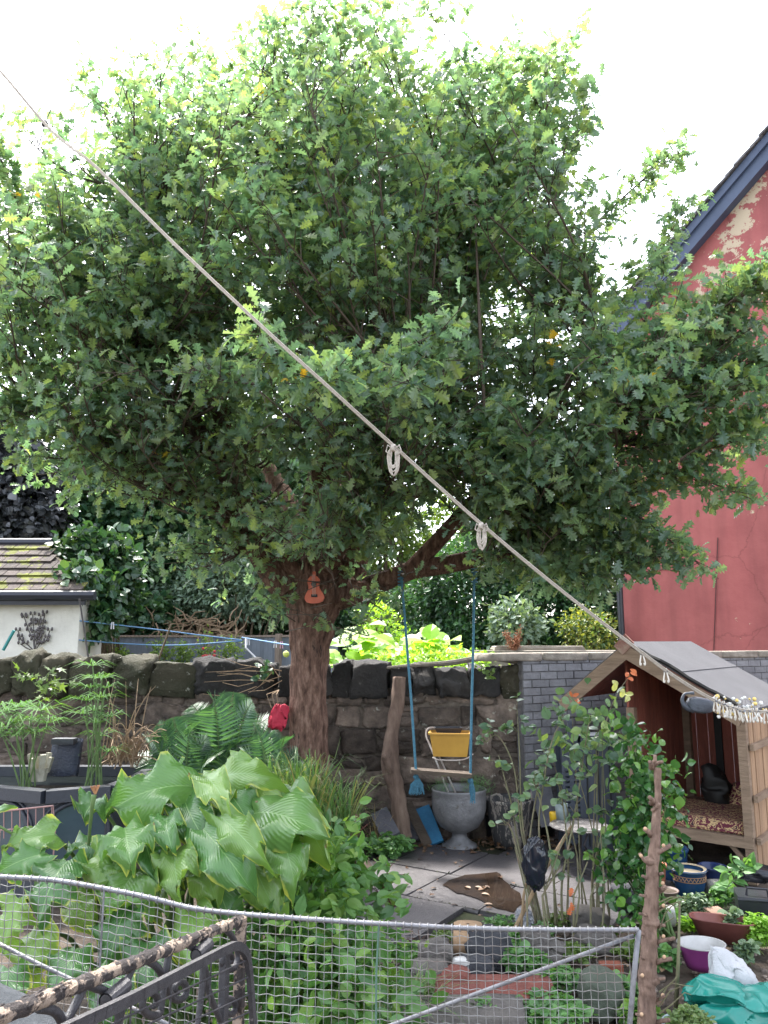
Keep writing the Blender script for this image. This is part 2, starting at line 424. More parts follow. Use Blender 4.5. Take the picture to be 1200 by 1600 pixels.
# moss covered old branch laid on the wall tops
# ================================================================ RED HOUSE
A = P(975, 1000, 13.0); A.z = 0; B = P(1300, 1000, 11.2); B.z = 0
hd = (B-A).normalized(); hn = V(hd.y, -hd.x, 0)
def HP(px, py, off=0): return onplane(px, py, A + hn*off, hn)
m_red, t, bs = _nodes('red_render')
N = t.nodes; L = t.links
tc = N.new('ShaderNodeTexCoord')
n1 = N.new('ShaderNodeTexNoise'); n1.inputs['Scale'].default_value = 1.6; n1.inputs['Detail'].default_value = 10; n1.inputs['Roughness'].default_value = .68; L.new(tc.outputs['Object'], n1.inputs[0])
r1 = ramp(t, [(.3, (.28,.072,.070)), (.7, (.36,.105,.098))]); L.new(n1.outputs['Fac'], r1.inputs[0])
n2 = N.new('ShaderNodeTexNoise'); n2.inputs['Scale'].default_value = 2.6; n2.inputs['Detail'].default_value = 10; n2.inputs['Roughness'].default_value = .72; L.new(tc.outputs['Object'], n2.inputs[0])
sx = N.new('ShaderNodeSeparateXYZ'); L.new(tc.outputs['Object'], sx.inputs[0])
PEEL = len(N)  # flaking paint: only high on the gable, to the right
mz = N.new('ShaderNodeMapRange'); mz.inputs['From Min'].default_value = 6.3; mz.inputs['From Max'].default_value = 7.8; mz.inputs['To Min'].default_value = -.08; mz.inputs['To Max'].default_value = .035; L.new(sx.outputs['Z'], mz.inputs['Value'])
mxx = N.new('ShaderNodeMapRange'); mxx.inputs['From Min'].default_value = .9; mxx.inputs['From Max'].default_value = 1.5; mxx.inputs['To Min'].default_value = -.1; mxx.inputs['To Max'].default_value = .045; L.new(sx.outputs['X'], mxx.inputs['Value'])
ad = N.new('ShaderNodeMath'); L.new(n2.outputs['Fac'], ad.inputs[0]); L.new(mz.outputs[0], ad.inputs[1])
ad2 = N.new('ShaderNodeMath'); L.new(ad.outputs[0], ad2.inputs[0]); L.new(mxx.outputs[0], ad2.inputs[1])
r2 = ramp(t, [(.605, (0,0,0)), (.615, (1,1,1))]); L.new(ad2.outputs[0], r2.inputs[0])
mpp = N.new('ShaderNodeMapping'); mpp.inputs['Scale'].default_value = (5,5,.5); L.new(tc.outputs['Object'], mpp.inputs[0]); nst_ = N.new('ShaderNodeTexNoise'); nst_.inputs['Scale'].default_value = 1; nst_.inputs['Detail'].default_value = 8; L.new(mpp.outputs[0], nst_.inputs[0])
rst = ramp(t, [(.35, (.86,.86,.86)), (.6, (1.06,1.05,1.05))]); L.new(nst_.outputs['Fac'], rst.inputs[0]); mst = N.new('ShaderNodeMixRGB'); mst.blend_type='MULTIPLY'; mst.inputs[0].default_value=1; L.new(r1.outputs[0], mst.inputs[1]); L.new(rst.outputs[0], mst.inputs[2])
vc = N.new('ShaderNodeTexVoronoi'); vc.feature='DISTANCE_TO_EDGE'; vc.inputs['Scale'].default_value=.7; nd = N.new('ShaderNodeMixRGB'); nd.inputs[0].default_value=.3; L.new(tc.outputs['Object'], nd.inputs[1]); L.new(n1.outputs['Color'], nd.inputs[2]); L.new(nd.outputs[0], vc.inputs['Vector'])
rc_ = ramp(t, [(.0, (.45,.4,.4)), (.006, (1,1,1))]); L.new(vc.outputs['Distance'], rc_.inputs[0]); mcr = N.new('ShaderNodeMixRGB'); mcr.blend_type='MULTIPLY'; mcr.inputs[0].default_value=.5; L.new(mst.outputs[0], mcr.inputs[1]); L.new(rc_.outputs[0], mcr.inputs[2])
mx = N.new('ShaderNodeMixRGB'); L.new(r2.outputs[0], mx.inputs[0]); L.new(mcr.outputs[0], mx.inputs[1]); mx.inputs[2].default_value = (.48,.38,.27,1)
n3 = N.new('ShaderNodeTexNoise'); n3.inputs['Scale'].default_value = 9; n3.inputs['Detail'].default_value = 6; L.new(tc.outputs['Object'], n3.inputs[0])
r3 = ramp(t, [(.77, (0,0,0)), (.785, (1,1,1))]); L.new(n3.outputs['Fac'], r3.inputs[0])
mx2 = N.new('ShaderNodeMixRGB'); L.new(r3.outputs[0], mx2.inputs[0]); L.new(mx.outputs[0], mx2.inputs[1]); mx2.inputs[2].default_value = (.5,.33,.27,1)
L.new(mx2.outputs[0], bs.inputs['Base Color']); bs.inputs['Roughness'].default_value = .8
bp = N.new('ShaderNodeBump'); bp.inputs['Strength'].default_value = .35; bp.inputs['Distance'].default_value = .03; L.new(n2.outputs['Fac'], bp.inputs['Height']); L.new(bp.outputs[0], bs.inputs['Normal'])
e0 = HP(1065, 405); e1 = HP(1200, 247)
slope = (e1.z-e0.z)/((e1-e0).dot(hd)); u0 = (e0-A).dot(hd)
def vz(u): return e0.z + slope*(u-u0)
house = thing('red_house', 'tall gable end of a house rendered in brick red with flaking paint', 'house', tuple(A))
UA = 4.2
mb = MB(); bk = -hn*6
q = [A, A+hd*UA, A+hd*(2*UA), A+hd*(2*UA)+V(0,0,vz(0)), A+hd*UA+V(0,0,vz(UA)), A+V(0,0,vz(0))]
mb.add(q+[p+bk for p in q], [(0,1,2,3,4,5),(11,10,9,8,7,6),(0,5,11,6),(2,8,9,3)])
mb.build('wall', m_red, house)
# mapped axes: object X/Z of the wall are world axes relative to A
m_fascia = M("blue_bargeboard", (.075,.10,.165), (.055,.075,.13), scale=2, rough=.5, bump=.1)
m_slate = M("slate", (.16,.15,.15), (.08,.078,.085), scale=6, rough=.7, bump=.4, island=.2)
mb = MB(); sdir = (hd + V(0,0,slope)).normalized(); snorm = sdir.cross(-hn).normalized()
if snorm.z < 0: snorm = -snorm
s0 = A + V(0,0,vz(0)) - sdir*.45; s1 = A+hd*UA+V(0,0,vz(UA))
mb.beam(s0+hn*.10+snorm*.02, s1+hn*.10+snorm*.02, .2, .30, up=snorm)
mb.beam(s0+hn*.23+snorm*.115, s1+hn*.23+snorm*.115, .06, .12, up=snorm)
mb.build('bargeboard', m_fascia, house)
mb = MB(); nsl = 34; Ls = (s1-s0).length
for i in range(nsl):
    c0 = s0 + sdir*(Ls*i/nsl-.02); c1 = s0 + sdir*(Ls*(i+1)/nsl+.03)
    mb.beam(c0+hn*(.16+rnd(-.02,.02))+snorm*(.20+.012), c1+hn*(.16+rnd(-.02,.02))+snorm*(.20-.004), .34, .03, up=snorm)
mb.build('slate_edge', m_slate, house)
mb = MB(); mb.add([s0+snorm*.19, s1+snorm*.19, s1+snorm*.19+bk, s0+snorm*.19+bk], [(0,1,2,3)])
s2 = A+hd*(2*UA)+V(0,0,vz(0)); mb.add([s1+snorm*.19, s2+V(0,0,.2), s2+V(0,0,.2)+bk, s1+snorm*.19+bk], [(0,1,2,3)]); mb.build('roof', m_slate, house)
# thin cable down the gable
m_cable = M("brown_cable", (.10,.03,.03), rough=.6, bump=0)
mb = MB(); mb.tube([HP(1118-(i-6)*.6, 840+i*17, .015) for i in range(12)], .008, 5); mb.tube([HP(985+i*12, 890+i*.4+2*math.sin(i), .015) for i in range(8)], .006, 5); mb.build('cable', m_cable, house)
# downpipe
m_black = M("black_plastic", (.02,.022,.03), (.014,.015,.02), scale=10, rough=.35, bump=.1)
mb = MB(); y = 12.7
p0 = P(975, 1060, y); x_ = p0.x
top = P(964, 906, y)
mb.tube([V(x_,y,0), V(x_,y,1.0), V(x_,y,top.z-.12), V(x_+.02,y,top.z-.03), V(x_+.12,y+.1,top.z)], .052, 10)
dp = mb.build('downpipe', m_black, smooth=True); tag(dp, 'black downpipe standing at the left corner of the red house', 'drainpipe')
for zz in (.6, 1.9):
    mb = MB(); mb.tube([V(x_,y,zz-.04), V(x_,y,zz+.04)], .068, 10); mb.build('pipe_collar', m_black, dp, smooth=True)
# green moss strip on the corner of the red wall (growing ivy suckers)
# ================================================================ WHITE OUTBUILDING
m_white = M("white_render", (.66,.645,.60), (.50,.485,.45), scale=2, rough=.85, bump=.35, bscale=14, spot=(.45,.43,.38), spot_scale=4, spot_lo=.66)
m_tile = M("mossy_tile", (.085,.065,.055), (.045,.037,.033), scale=4, rough=.9, bump=.6, island=.3, spot=(.12,.13,.015), spot_scale=3.2, spot_lo=.52)
m_gut = M("black_gutter", (.02,.022,.035), rough=.4, bump=.05)
OY = 12.0
rc = P(122, 1000, OY); rc.z = 0
ob = thing('outbuilding', 'white rendered outbuilding with a mossy tiled roof beyond the wall on the left', 'building', tuple(rc))
ez = P(100, 930, OY).z; rz = P(50, 852, OY+1.0).z
mb = MB(); mb.box((rc.x-3, OY+.5, ez/2), (3, .5, ez/2)); mb.build('wall', m_white, ob)
mb = MB(); e_l = V(rc.x-6.3, OY-.2, ez+.02); e_r = V(rc.x+.12, OY-.2, ez+.02); rd_l = V(rc.x-6.3, OY+1.0, rz); rd_r = V(P(72, 850, OY+1.0).x, OY+1.0, rz)
bck_r = V(rc.x+.10, OY+1.2, ez+.02); bck_l = V(rc.x-6.3, OY+1.2, ez+.02)
mb.add([e_l, e_r, rd_r, rd_l, bck_r, bck_l], [(0,1,2,3),(1,4,2),(3,2,4,5),(0,5,4,1),(0,3,5)])
for r_ in range(7):
    f0 = r_/7; f1 = (r_+1.25)/7
    a = e_l.lerp(rd_l, f0); b = e_r.lerp(rd_r, f0); a1 = e_l.lerp(rd_l, f1); b1 = e_r.lerp(rd_r, f1)
    n_ = int((b-a).length/.2); sd_ = (a1-a).normalized(); xn = (b-a).normalized(); nn_ = xn.cross(sd_).normalized()
    if nn_.z < 0: nn_ = -nn_
    for i in range(n_):
        c = a + xn*(i+.5)*.2 + xn*(.1*(r_ % 2)) ; 
        if c.x > b.x-.06: continue
        Ls_ = (a1-a).length
        mb.beam(c+nn_*(.05+rnd(0,.01)), c+sd_*Ls_+nn_*(.02), .19, .022, up=nn_)
mb.build('tiled_roof', m_tile, ob)
mb = MB(); mb.tube([V(rc.x-6.3, OY-.27, ez-.02), V(rc.x+.32, OY-.27, ez-.02)], .075, 8); mb.box((rc.x-3.05, OY-.2, ez-.10), (3.2, .03, .06)); mb.build('gutter', m_gut, ob)
mb = MB(); mb.tube([V(rc.x-6.3, OY+1.0, rz+.04), V(rd_r.x+.1, OY+1.0, rz+.04)], .08, 8); mb.build('ridge', m_gut, ob)
# metal tree wall art
m_art = M("dark_metal", (.09,.08,.085), rough=.45, metallic=.7, bump=.1)
wa = thing('wall_art', 'dark metal wall ornament of branching stems with leaves on the white outbuilding', 'wall art', (P(52,1000,OY-.04).x, OY-.04, 1.9))
def W(px, py): p = P(px, py, OY-.045); return p
stems = [[(54,1018),(52,1000),(45,985),(38,965),(37,962)],[(54,1018),(58,1000),(66,982),(70,958)],[(54,1018),(54,995),(52,975),(51,960)],[(54,1018),(44,1008),(33,1000),(28,985)],
         [(54,1018),(62,1006),(72,1002),(78,985)],[(54,1018),(40,1012),(32,1006)],[(58,1000),(64,990),(60,975),(64,962)]]
mb = MB()
for s_ in stems: mb.tube([W(*q) for q in s_], .008, 5)
mb.build('stem', m_art, wa)
mb = MB()
for s_ in stems:
    for k in range(len(s_)-1):
        for f in (.35,1):
            x = s_[k][0]+(s_[k+1][0]-s_[k][0])*f; y_ = s_[k][1]+(s_[k+1][1]-s_[k][1])*f
            if y_ > 1006: continue
            for sg in (-1,1):
                c = W(x+sg*3.2, y_-2); mb.sphere(c, .024, 8, (.8,.3,1.3))
mb.build('leaf', m_art, wa, smooth=True)
# neighbour's ground
tag(sheet('neighbour_ground', -30, 30, 8.5, 60, 2, 2, lambda x, y: -.06, M("lawn_soil", (.05,.07,.025), (.04,.04,.02), scale=2, rough=1, bump=.5)), kind='structure')
# ================================================================ GREY FENCE
m_board = M("grey_fence_paint", (.16,.185,.225), (.115,.13,.16), scale=6, rough=.75, bump=.35, island=.18, stretch=(8,8,.8))
m_post = M("weathered_post", (.26,.21,.17), (.16,.12,.10), scale=6, rough=.85, bump=.4, stretch=(6,6,.8))
FYA, FYB = 15.0, 15.6
fa = P(90, 1000, FYA); fb = P(383, 1000, FYB); fc = P(520, 1000, 14.2)
FT = P(250, 996, 15.3).z
def fence(name, a, b, label):
    a = V(a.x, a.y, 0); b = V(b.x, b.y, 0); d = (b-a); L = d.length; d.normalize(); nr = V(d.y, -d.x, 0)
    R = Matrix((d, -nr, V(0,0,1))).transposed()
    R1 = R @ Matrix.Rotation(.12, 3, 'Z')
    root = thing(name, label, 'fence', tuple(a))
    mb = MB(); u = 0
    while u < L:
        c = a + d*(u+.06); mb.box((c.x, c.y, FT/2+rnd(-.01,.01)), (.068, .011, FT/2), R1); u += .115
    mb.build('boards', m_board, root)
    mb = MB(); c = (a+b)/2; mb.box((c.x, c.y, FT+.025), (L/2, .04, .02), R); mb.build('capping_rail', m_post, root)
    k = 0
    while k*1.83 < L:
        c = a + d*(k*1.83+1.0) + nr*.06
        if (c-a).length < L: mb = MB(); mb.box((c.x, c.y, FT/2+.03), (.05, .05, FT/2+.04), R); mb.build('post', m_post, root)
        k += 1
fence('board_fence', fa, fb, 'long grey feather edge fence beyond the wall, left of the oak trunk')
fence('board_fence', fb, V(fc.x, fc.y, 0), 'short grey fence run turning forward just left of the oak trunk')
# ================================================================ OAK
m_bark = M("oak_bark", (.16,.095,.072), (.035,.021,.017), scale=24, rough=.95, bump=1.0, bscale=26, c3=(.30,.20,.155), spot=(.03,.022,.02), spot_scale=6, spot_lo=.60, stretch=(1,1,.3), spec=.15)
m_twig = M("oak_twig", (.10,.075,.055), (.06,.045,.035), scale=9, rough=.9, bump=.4)
m_oak = LM("oak_leaf", [(.085,.150,.112),(.105,.178,.120),(.145,.21,.095),(.112,.185,.135),(.20,.25,.085),(.14,.20,.145),(.080,.145,.112)], rough=.30, trans=.54, tcol=(1.9,2.0,1.1), spec=.6, patch=.22, pscale=.9)
oak = thing('oak_tree', 'large pollarded oak with a wide leafy crown filling the picture', 'tree', (P(482,1215,7.3).x, 7.3, 0))
def PP(L): return [P(*q) for q in L]
def smooth_path(pts, rad, sub=4):
    out = []; ro = []
    n = len(pts)
    for i in range(n-1):
        p0 = pts[max(i-1,0)]; p1 = pts[i]; p2 = pts[i+1]; p3 = pts[min(i+2,n-1)]
        for k in range(sub):
            t = k/sub
            out.append(0.5*((2*p1)+(p2-p0)*t+(2*p0-5*p1+4*p2-p3)*t*t+(3*p1-p0-3*p2+p3)*t**3)); ro.append(rad[i]+(rad[i+1]-rad[i])*t)
    out.append(pts[-1]); ro.append(rad[-1]); return out, ro
def gnarly(mb, pts, rad, n=20, amp=.12, fr=5, sub=10):
    pts, rad = smooth_path([Vector(p) for p in pts], rad, sub)
    m = len(pts); vs = []; fs = []; prev = V(1,0,0); ph = [rnd(0,6) for _ in range(6)]
    for i, p in enumerate(pts):
        d = (pts[min(i+1,m-1)] - pts[max(i-1,0)]).normalized()
        prev = (prev-d*prev.dot(d)).normalized(); b = d.cross(prev)
        for k in range(n):
            a = 2*math.pi*k/n
            q = 1 + amp*(math.sin(3*a+ph[0]+i*.25)*.6+math.sin(7*a+ph[1]+.3*math.sin(i*.4))*.55+math.sin(5*a-i*.7+ph[2])*.35+math.sin(i*.9+ph[3]+a)*.4+math.sin(11*a+i*.2)*.25)
            vs.append(p+(prev*math.cos(a)+b*math.sin(a))*rad[i]*q)
    for i in range(m-1):
        for k in range(n): fs.append((i*n+k, i*n+(k+1)%n, (i+1)*n+(k+1)%n, (i+1)*n+k))
    fs.append(tuple((m-1)*n+k for k in range(n)))
    mb.add(vs, fs)
mt = MB()
gnarly(mt, PP([(482,1245,7.3),(482,1190,7.3),(482,1100,7.3),(483,1030,7.3),(486,975,7.3),(492,930,7.3),(500,880,7.3),(503,850,7.3)]), [.21,.172,.165,.175,.205,.27,.26,.12], n=72, amp=.075)
limbs_px = [
 ([(478,940,7.3),(430,890,7.25),(385,840,7.1),(345,800,6.9),(300,765,6.8),(268,738,6.7)], [.17,.14,.11,.08,.065,.07]),
 ([(450,920,7.25),(405,860,7.15),(393,800,7.1),(362,730,7.1),(347,660,7.1),(330,540,7.0),(300,420,6.9)], [.15,.125,.115,.10,.08,.06,.035]),
 ([(495,900,7.3),(488,820,7.3),(503,740,7.3),(522,640,7.3),(535,520,7.2),(500,380,7.1),(510,240,7.0)], [.17,.14,.125,.11,.08,.06,.03]),
 ([(535,930,7.3),(562,850,7.3),(578,770,7.3),(582,700,7.3),(625,570,7.2),(680,430,7.0),(700,300,6.9)], [.15,.12,.10,.09,.07,.05,.03]),
 ([(520,935,7.3),(575,918,7.2),(640,893,7.0),(760,868,6.8),(850,822,6.5),(930,770,6.2)], [.14,.10,.085,.08,.065,.05]),
 ([(582,740,7.3),(640,770,7.0),(692,735,6.8)], [.08,.06,.10]),
 ([(500,900,7.2),(545,830,6.7),(600,720,6.2),(640,620,5.8)], [.10,.06,.035,.02]),
 ([(470,900,7.2),(400,810,6.9),(300,680,6.6),(200,560,6.3)], [.10,.06,.035,.02]),
 ([(850,822,6.5),(940,700,5.7),(1020,610,5.2)], [.065,.05,.03]),
 ([(640,893,7.0),(760,760,6.6),(860,640,6.0),(930,500,5.8)], [.08,.06,.05,.03]),
 ([(362,730,7.1),(250,600,6.8),(120,520,6.6),(30,470,6.5)], [.08,.06,.04,.025]),
 ([(300,420,6.9),(240,370,6.6),(215,300,6.5)], [.035,.03,.02]),
 ([(500,380,7.1),(420,270,6.8),(400,180,6.7)], [.05,.035,.02]),
 ([(680,430,7.0),(790,330,6.7),(830,200,6.5)], [.05,.035,.02]),
 ([(500,880,7.3),(540,760,8.0),(620,620,8.5),(700,480,8.6)], [.13,.09,.06,.03]),
 ([(490,880,7.3),(430,750,8.0),(320,600,8.4),(220,450,8.4)], [.13,.09,.06,.03]),
 ([(268,738,6.7),(180,690,6.5),(90,650,6.4)], [.06,.04,.025]),
]
nodes = []   # (pos, radius)
for pts, rad in limbs_px:
    w3 = PP(pts); gnarly(mt, w3, rad, n=16, amp=.07, sub=8)
    sp_, sr_ = smooth_path(w3, rad, 6)
    for i, (a, b) in enumerate(zip(sp_, sr_)):
        if b < .12 and i > 3: nodes.append((a, b))
for c_ in [(268,738,6.7,.10),(692,735,6.8,.12),(262,742,6.6,.07),(560,925,7.1,.12)]:
    mt.block(P(*c_[:3]), (c_[3],)*3, rd=.8, amp=.15, nn=6)
mt.build('trunk', m_bark, oak, smooth=True)
# level-1 branches fill the crown, level-2 twigs carry the leaves
def ell(px, py, Y, rxp, rzp, ry): 
    c = P(px, py, Y); s_ = S(px, py, Y); return (np.array(c), np.array([rxp*s_, ry, rzp*s_]))
ELL = [  # crown masses: centre px,py, depth, radius across, radius up, radius in depth, branch count
 (ell(470,450,6.5,320,250,2.0), 235), (ell(185,570,6.4,205,190,1.5), 125), (ell(160,470,6.6,150,120,1.2), 42), (ell(690,430,6.4,230,240,1.8), 130), (ell(850,680,5.8,190,160,1.1), 98),
 (ell(1010,640,5.3,125,160,.7), 22), (ell(1075,560,5.1,80,90,.55), 10), (ell(760,230,6.5,130,150,1.0), 20), (ell(320,250,6.6,170,150,1.2), 30), (ell(560,190,6.6,200,150,1.3), 34),
 (ell(600,680,5.6,200,110,.8), 56), (ell(560,810,5.9,160,70,.6), 15), (ell(180,730,6.2,150,80,.9), 24), (ell(850,800,6.0,150,80,.8), 40), (ell(400,650,6.0,180,80,.9), 22), (ell(350,850,6.6,130,55,.6), 8), (ell(860,360,6.3,70,110,.7), 8), (ell(100,330,6.5,95,85,.8), 16), (ell(190,230,6.6,80,80,.7), 8)]
nodepos = np.array([tuple(a) for a, b in nodes]); noder = [b for a, b in nodes]
tw = MB(); LP, LT = [], []
def branch_to(tgt, up=.25, r0=.02):
    tgt = np.array(tgt); d = np.linalg.norm(nodepos-tgt, axis=1) + np.maximum(0, nodepos[:,2]-tgt[2]+.1)*1.4
    i = int(np.argmin(d)); a = Vector(nodepos[i]); b = Vector(tgt); L = (b-a).length
    mid = a.lerp(b, .5) + V(rnd(-.1,.1), rnd(-.1,.1), rnd(-.08,.02))*L + V(0,0,-up*L*.25)
    pts, rr = smooth_path([a, mid, b], [min(noder[i]*.6, r0+.004*L), .010, .004], 5)
    tw.tube(pts, rr, 5, cap=False)
    return pts
for (c, r), n in ELL:
    for _ in range(n):
        v = RNG.normal(size=3); v /= np.linalg.norm(v); v *= RNG.uniform(.35, 1.0)**.5 if RNG.random() < .85 else RNG.uniform(0, .6)
        pts = branch_to(c + v*r)
        L = sum((pts[i+1]-pts[i]).length for i in range(len(pts)-1))
        m_ = len(pts); outd = (pts[-1]-pts[-3]).normalized()
        nt_ = int(5 + min(L,2.5)*5.5)
        for k in range(nt_):
            f = 1 - (k/nt_)**1.3*min(.85, 1.3/max(L,.3)) ; idx = f*(m_-1); i0 = int(min(idx, m_-2)); base = pts[i0].lerp(pts[i0+1], idx-i0)
            dv = outd*.55 + Vector(RNG.normal(size=3))*.65 + V(0,0,.25); dv.normalize(); tl = rnd(.16,.46)
            if k == 0: dv = outd
            p1 = base + dv*tl*.5 + V(0,0,.02); p2 = base + dv*tl + V(rnd(-.03,.03), rnd(-.03,.03), rnd(-.05,.03))
            tw.tube([base, p1, p2], [.005,.0035,.002], 3, cap=False)
            for f2, per in ((.35,1),(.6,2),(.8,2),(1,5)):
                q = base.lerp(p1, f2*2) if f2 < .5 else p1.lerp(p2, f2*2-1)
                for _k in range(per): LP.append(tuple(q)); LT.append(tuple(dv))
# long upright shoots that break the outline at the top and sides
SH = [(i, random.random()) for i in range(70)]
outline = [(-10,350),(20,330),(110,235),(180,165),(230,120),(290,60),(350,40),(420,20),(500,-10),(560,-40),(620,-60),(680,-10),(740,90),(800,40),(850,20),(910,40),(925,160)]
for k in range(74):
    i = rnd(0, len(outline)-1.01); i0 = int(i); f = i-i0
    x = outline[i0][0]*(1-f)+outline[i0+1][0]*f; y = outline[i0][1]*(1-f)+outline[i0+1][1]*f + rnd(-5,110)
    Y = rnd(5.6,7.3); b = P(x, y, Y); a = P(520+(x-520)*.72+rnd(-30,30), y+rnd(230,360), Y+rnd(-.2,.2))
    pts, rr = smooth_path([a, a.lerp(b,.5)+V(rnd(-.08,.08),rnd(-.08,.08),0), b], [.008,.006,.0025], 8)
    tw.tube(pts, rr, 5, cap=False)
    for j, q in enumerate(pts):
        d = (pts[min(j+1,len(pts)-1)]-pts[max(j-1,0)]).normalized(); t_ = j/len(pts)
        for _ in range(5 if t_ < .7 else 3):
            LP.append(tuple(q+d*rnd(0,.1))); LT.append(tuple(d))
        if random.random() < .75 and t_ < .85:
            dv = (d*.7+V(rnd(-.8,.8),rnd(-.8,.8),.1)).normalized(); q2 = q+dv*rnd(.12,.3); tw.tube([q,q2],[.004,.002],3,cap=False)
            for _ in range(6): LP.append(tuple(q.lerp(q2, rnd(.4,1)))); LT.append(tuple(dv))
# sprays over the red wall and hanging tips
for (x0,y0,Y0,x1,y1,Y1) in [(1010,560,5.2,1195,440,5.0),(1000,620,5.2,1200,560,4.9),(1040,640,5.1,1190,600,4.9),(1000,700,5.3,1165,690,5.0),(980,640,5.3,1110,470,5.1),(1010,740,5.3,1150,770,5.0),
                            (960,780,5.6,1090,880,5.3),(940,820,5.7,1030,870,5.4),(960,600,5.5,1040,420,5.3),(1040,600,5.2,1150,520,5.0),(1060,720,5.0,1200,640,4.8),(860,860,5.8,930,900,5.7),(900,840,5.7,1000,880,5.5),
                            (950,500,5.6,1070,330,5.7),(930,350,6,1060,240,6),(1130,480,4.9,1215,420,4.8),
                            (480,600,4.3,400,520,3.85),(470,600,4.3,520,590,3.85),(640,590,4.4,690,515,3.95),(620,560,4.4,640,600,4.0),(400,600,4.8,300,575,4.6),(600,620,4.8,560,560,4.6),(30,330,6.2,-10,230,6.2),(20,560,6,-30,520,6),(60,640,6,-20,640,6)]:
    a = P(x0,y0,Y0); b = P(x1,y1,Y1)
    pts, rr = smooth_path([a, a.lerp(b,.5)+V(0,0,rnd(-.05,.06)), b], [.010,.007,.003], 7)
    tw.tube(pts, rr, 5, cap=False)
    for j, q in enumerate(pts):
        d = (b-a).normalized()
        for _ in range(6): LP.append(tuple(q+Vector(RNG.normal(size=3))*.03)); LT.append(tuple(d))
        for _ in range(2):
            dv = (d*.6+V(rnd(-.8,.8),rnd(-.8,.8),rnd(-.5,.6))).normalized(); q2 = q+dv*rnd(.1,.26); tw.tube([q,q2],[.004,.002],3,cap=False)
            for _ in range(6): LP.append(tuple(q.lerp(q2, rnd(.3,1)))); LT.append(tuple(dv))
# shoots sprouting from the trunk head
for k in range(90):
    p = P(rnd(400,590), rnd(780,985), rnd(6.75,7.1)); dv = V(rnd(-.6,.6), rnd(-1,-.1), rnd(-.4,.5)).normalized(); q2 = p+dv*rnd(.12,.35)
    if abs(q2.x-P(491,920,7).x) < .12 and P(0,950,7).z < q2.z < P(0,860,7).z: continue
    tw.tube([p-dv*.25, p, q2], [.007,.005,.002], 3, cap=False)
    for _ in range(7): LP.append(tuple(p.lerp(q2, rnd(.3,1)))); LT.append(tuple(dv))
# bare spiky shoots from the pollard knobs
for c_ in [(268,738,6.7),(692,735,6.8),(400,790,7.0),(720,740,6.8)]:
    for k in range(34):
        p = P(*c_); dv = V(rnd(-1,1), rnd(-1,.6), rnd(-.5,.9)).normalized(); tw.tube([p, p+dv*rnd(.15,.3), p+dv*.5+V(0,0,.1)], [.007,.005,.002], 3, cap=False)
# long straight vertical shoot right of centre
tw.tube(PP([(757,640,5.4),(750,520,5.3),(742,330,5.5)]), [.012,.012,.006], 6)
tw.build('branch', m_twig, oak)
LP = np.array(LP); LT = np.array(LT)
_g = P(491,922,6.93); _k = ~((np.abs(LP[:,0]-_g.x*LP[:,1]/6.93) < .17) & (np.abs(LP[:,2]-_g.z) < .34) & (LP[:,1] < 7.1) & (np.abs((LP[:,2]-1.9)/LP[:,1]-(_g.z-1.9)/6.93) < .035))
LP = LP[_k]; LT = LT[_k]
_t = (LP[:,2] > 2.3) & (LP[:,2] < 3.9) & (LP[:,1] < 6.9) & (LP[:,0] > -2.3) & (LP[:,0] < .7) & (RNG.random(len(LP)) < .36); LP = LP[~_t]; LT = LT[~_t]
# keep the playhouse-side view under the crown open
print('oak leaves', len(LP))
lf = MB(); leaves_on(lf, T_OAK, LP, LT, 1, .098, spread=.03, updir=.75, droop=.15, jit=.6)
_near = LP[LP[:,1] < 4.6]
lf.build('crown', m_oak, oak)
# a few yellowed sprigs
m_yel = LM("yellow_leaf", [(.45,.30,.04),(.55,.42,.05),(.35,.33,.06)], trans=.45, tcol=(1.5,1.3,.6), patch=0)
yl = MB()
for (x,y,Y) in [(420,155,6),(440,245,6),(432,240,5.9),(410,150,6),(640,190,5.9),(560,555,5.4),(572,570,5.4),(535,700,5.9),(548,740,5.9),(540,720,6.8),(265,705,5.9),(600,395,5.5),(545,690,6.8),(20,300,6),(80,310,6),(860,550,5),(1000,590,4.7),(550,745,6.6),(460,595,4)]:
    p = np.array(P(x,y,Y))[None,:]+RNG.normal(size=(5,3))*.05
    leaves_on(yl, T_OAK, p, np.tile([0,0,1.],(5,1)), 1, .08)
o = yl.build('crown', m_yel, oak); o['label'] = 'yellowed oak leaves'
# ================================================================ FAR AND NEAR PLANTING
m_ivy = LM("ivy_leaf", [(.022,.06,.035),(.03,.085,.04),(.05,.11,.05),(.075,.14,.055),(.03,.07,.045)], rough=.35, trans=.2, patch=.35, pscale=.7)
m_hedge = LM("hedge_leaf", [(.018,.05,.028),(.03,.085,.035),(.045,.11,.04),(.06,.14,.05)], rough=.32, trans=.2, patch=.4, pscale=.8)
m_purple = LM("purple_leaf", [(.03,.034,.04),(.05,.056,.06),(.075,.08,.085),(.04,.042,.048)], rough=.25, trans=.15, tcol=(1.2,1.2,1.2), patch=.3)
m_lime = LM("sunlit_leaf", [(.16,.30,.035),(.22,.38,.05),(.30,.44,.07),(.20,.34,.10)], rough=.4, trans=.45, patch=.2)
m_sil = LM("silvery_leaf", [(.10,.16,.11),(.15,.22,.16),(.20,.27,.19)], rough=.5, trans=.2, patch=.2)
m_olive = LM("olive_leaf", [(.07,.12,.03),(.10,.17,.04),(.14,.20,.05)], rough=.5, trans=.35, patch=.3)
m_stem = M("garden_stem", (.13,.10,.06), (.07,.05,.035), scale=12, rough=.9, bump=.4)
m_gstem = M("green_stem", (.10,.17,.05), (.07,.11,.04), scale=12, rough=.6, bump=.1)
m_dry = M("dry_stem", (.30,.22,.14), (.18,.12,.08), scale=12, rough=.9, bump=.4)
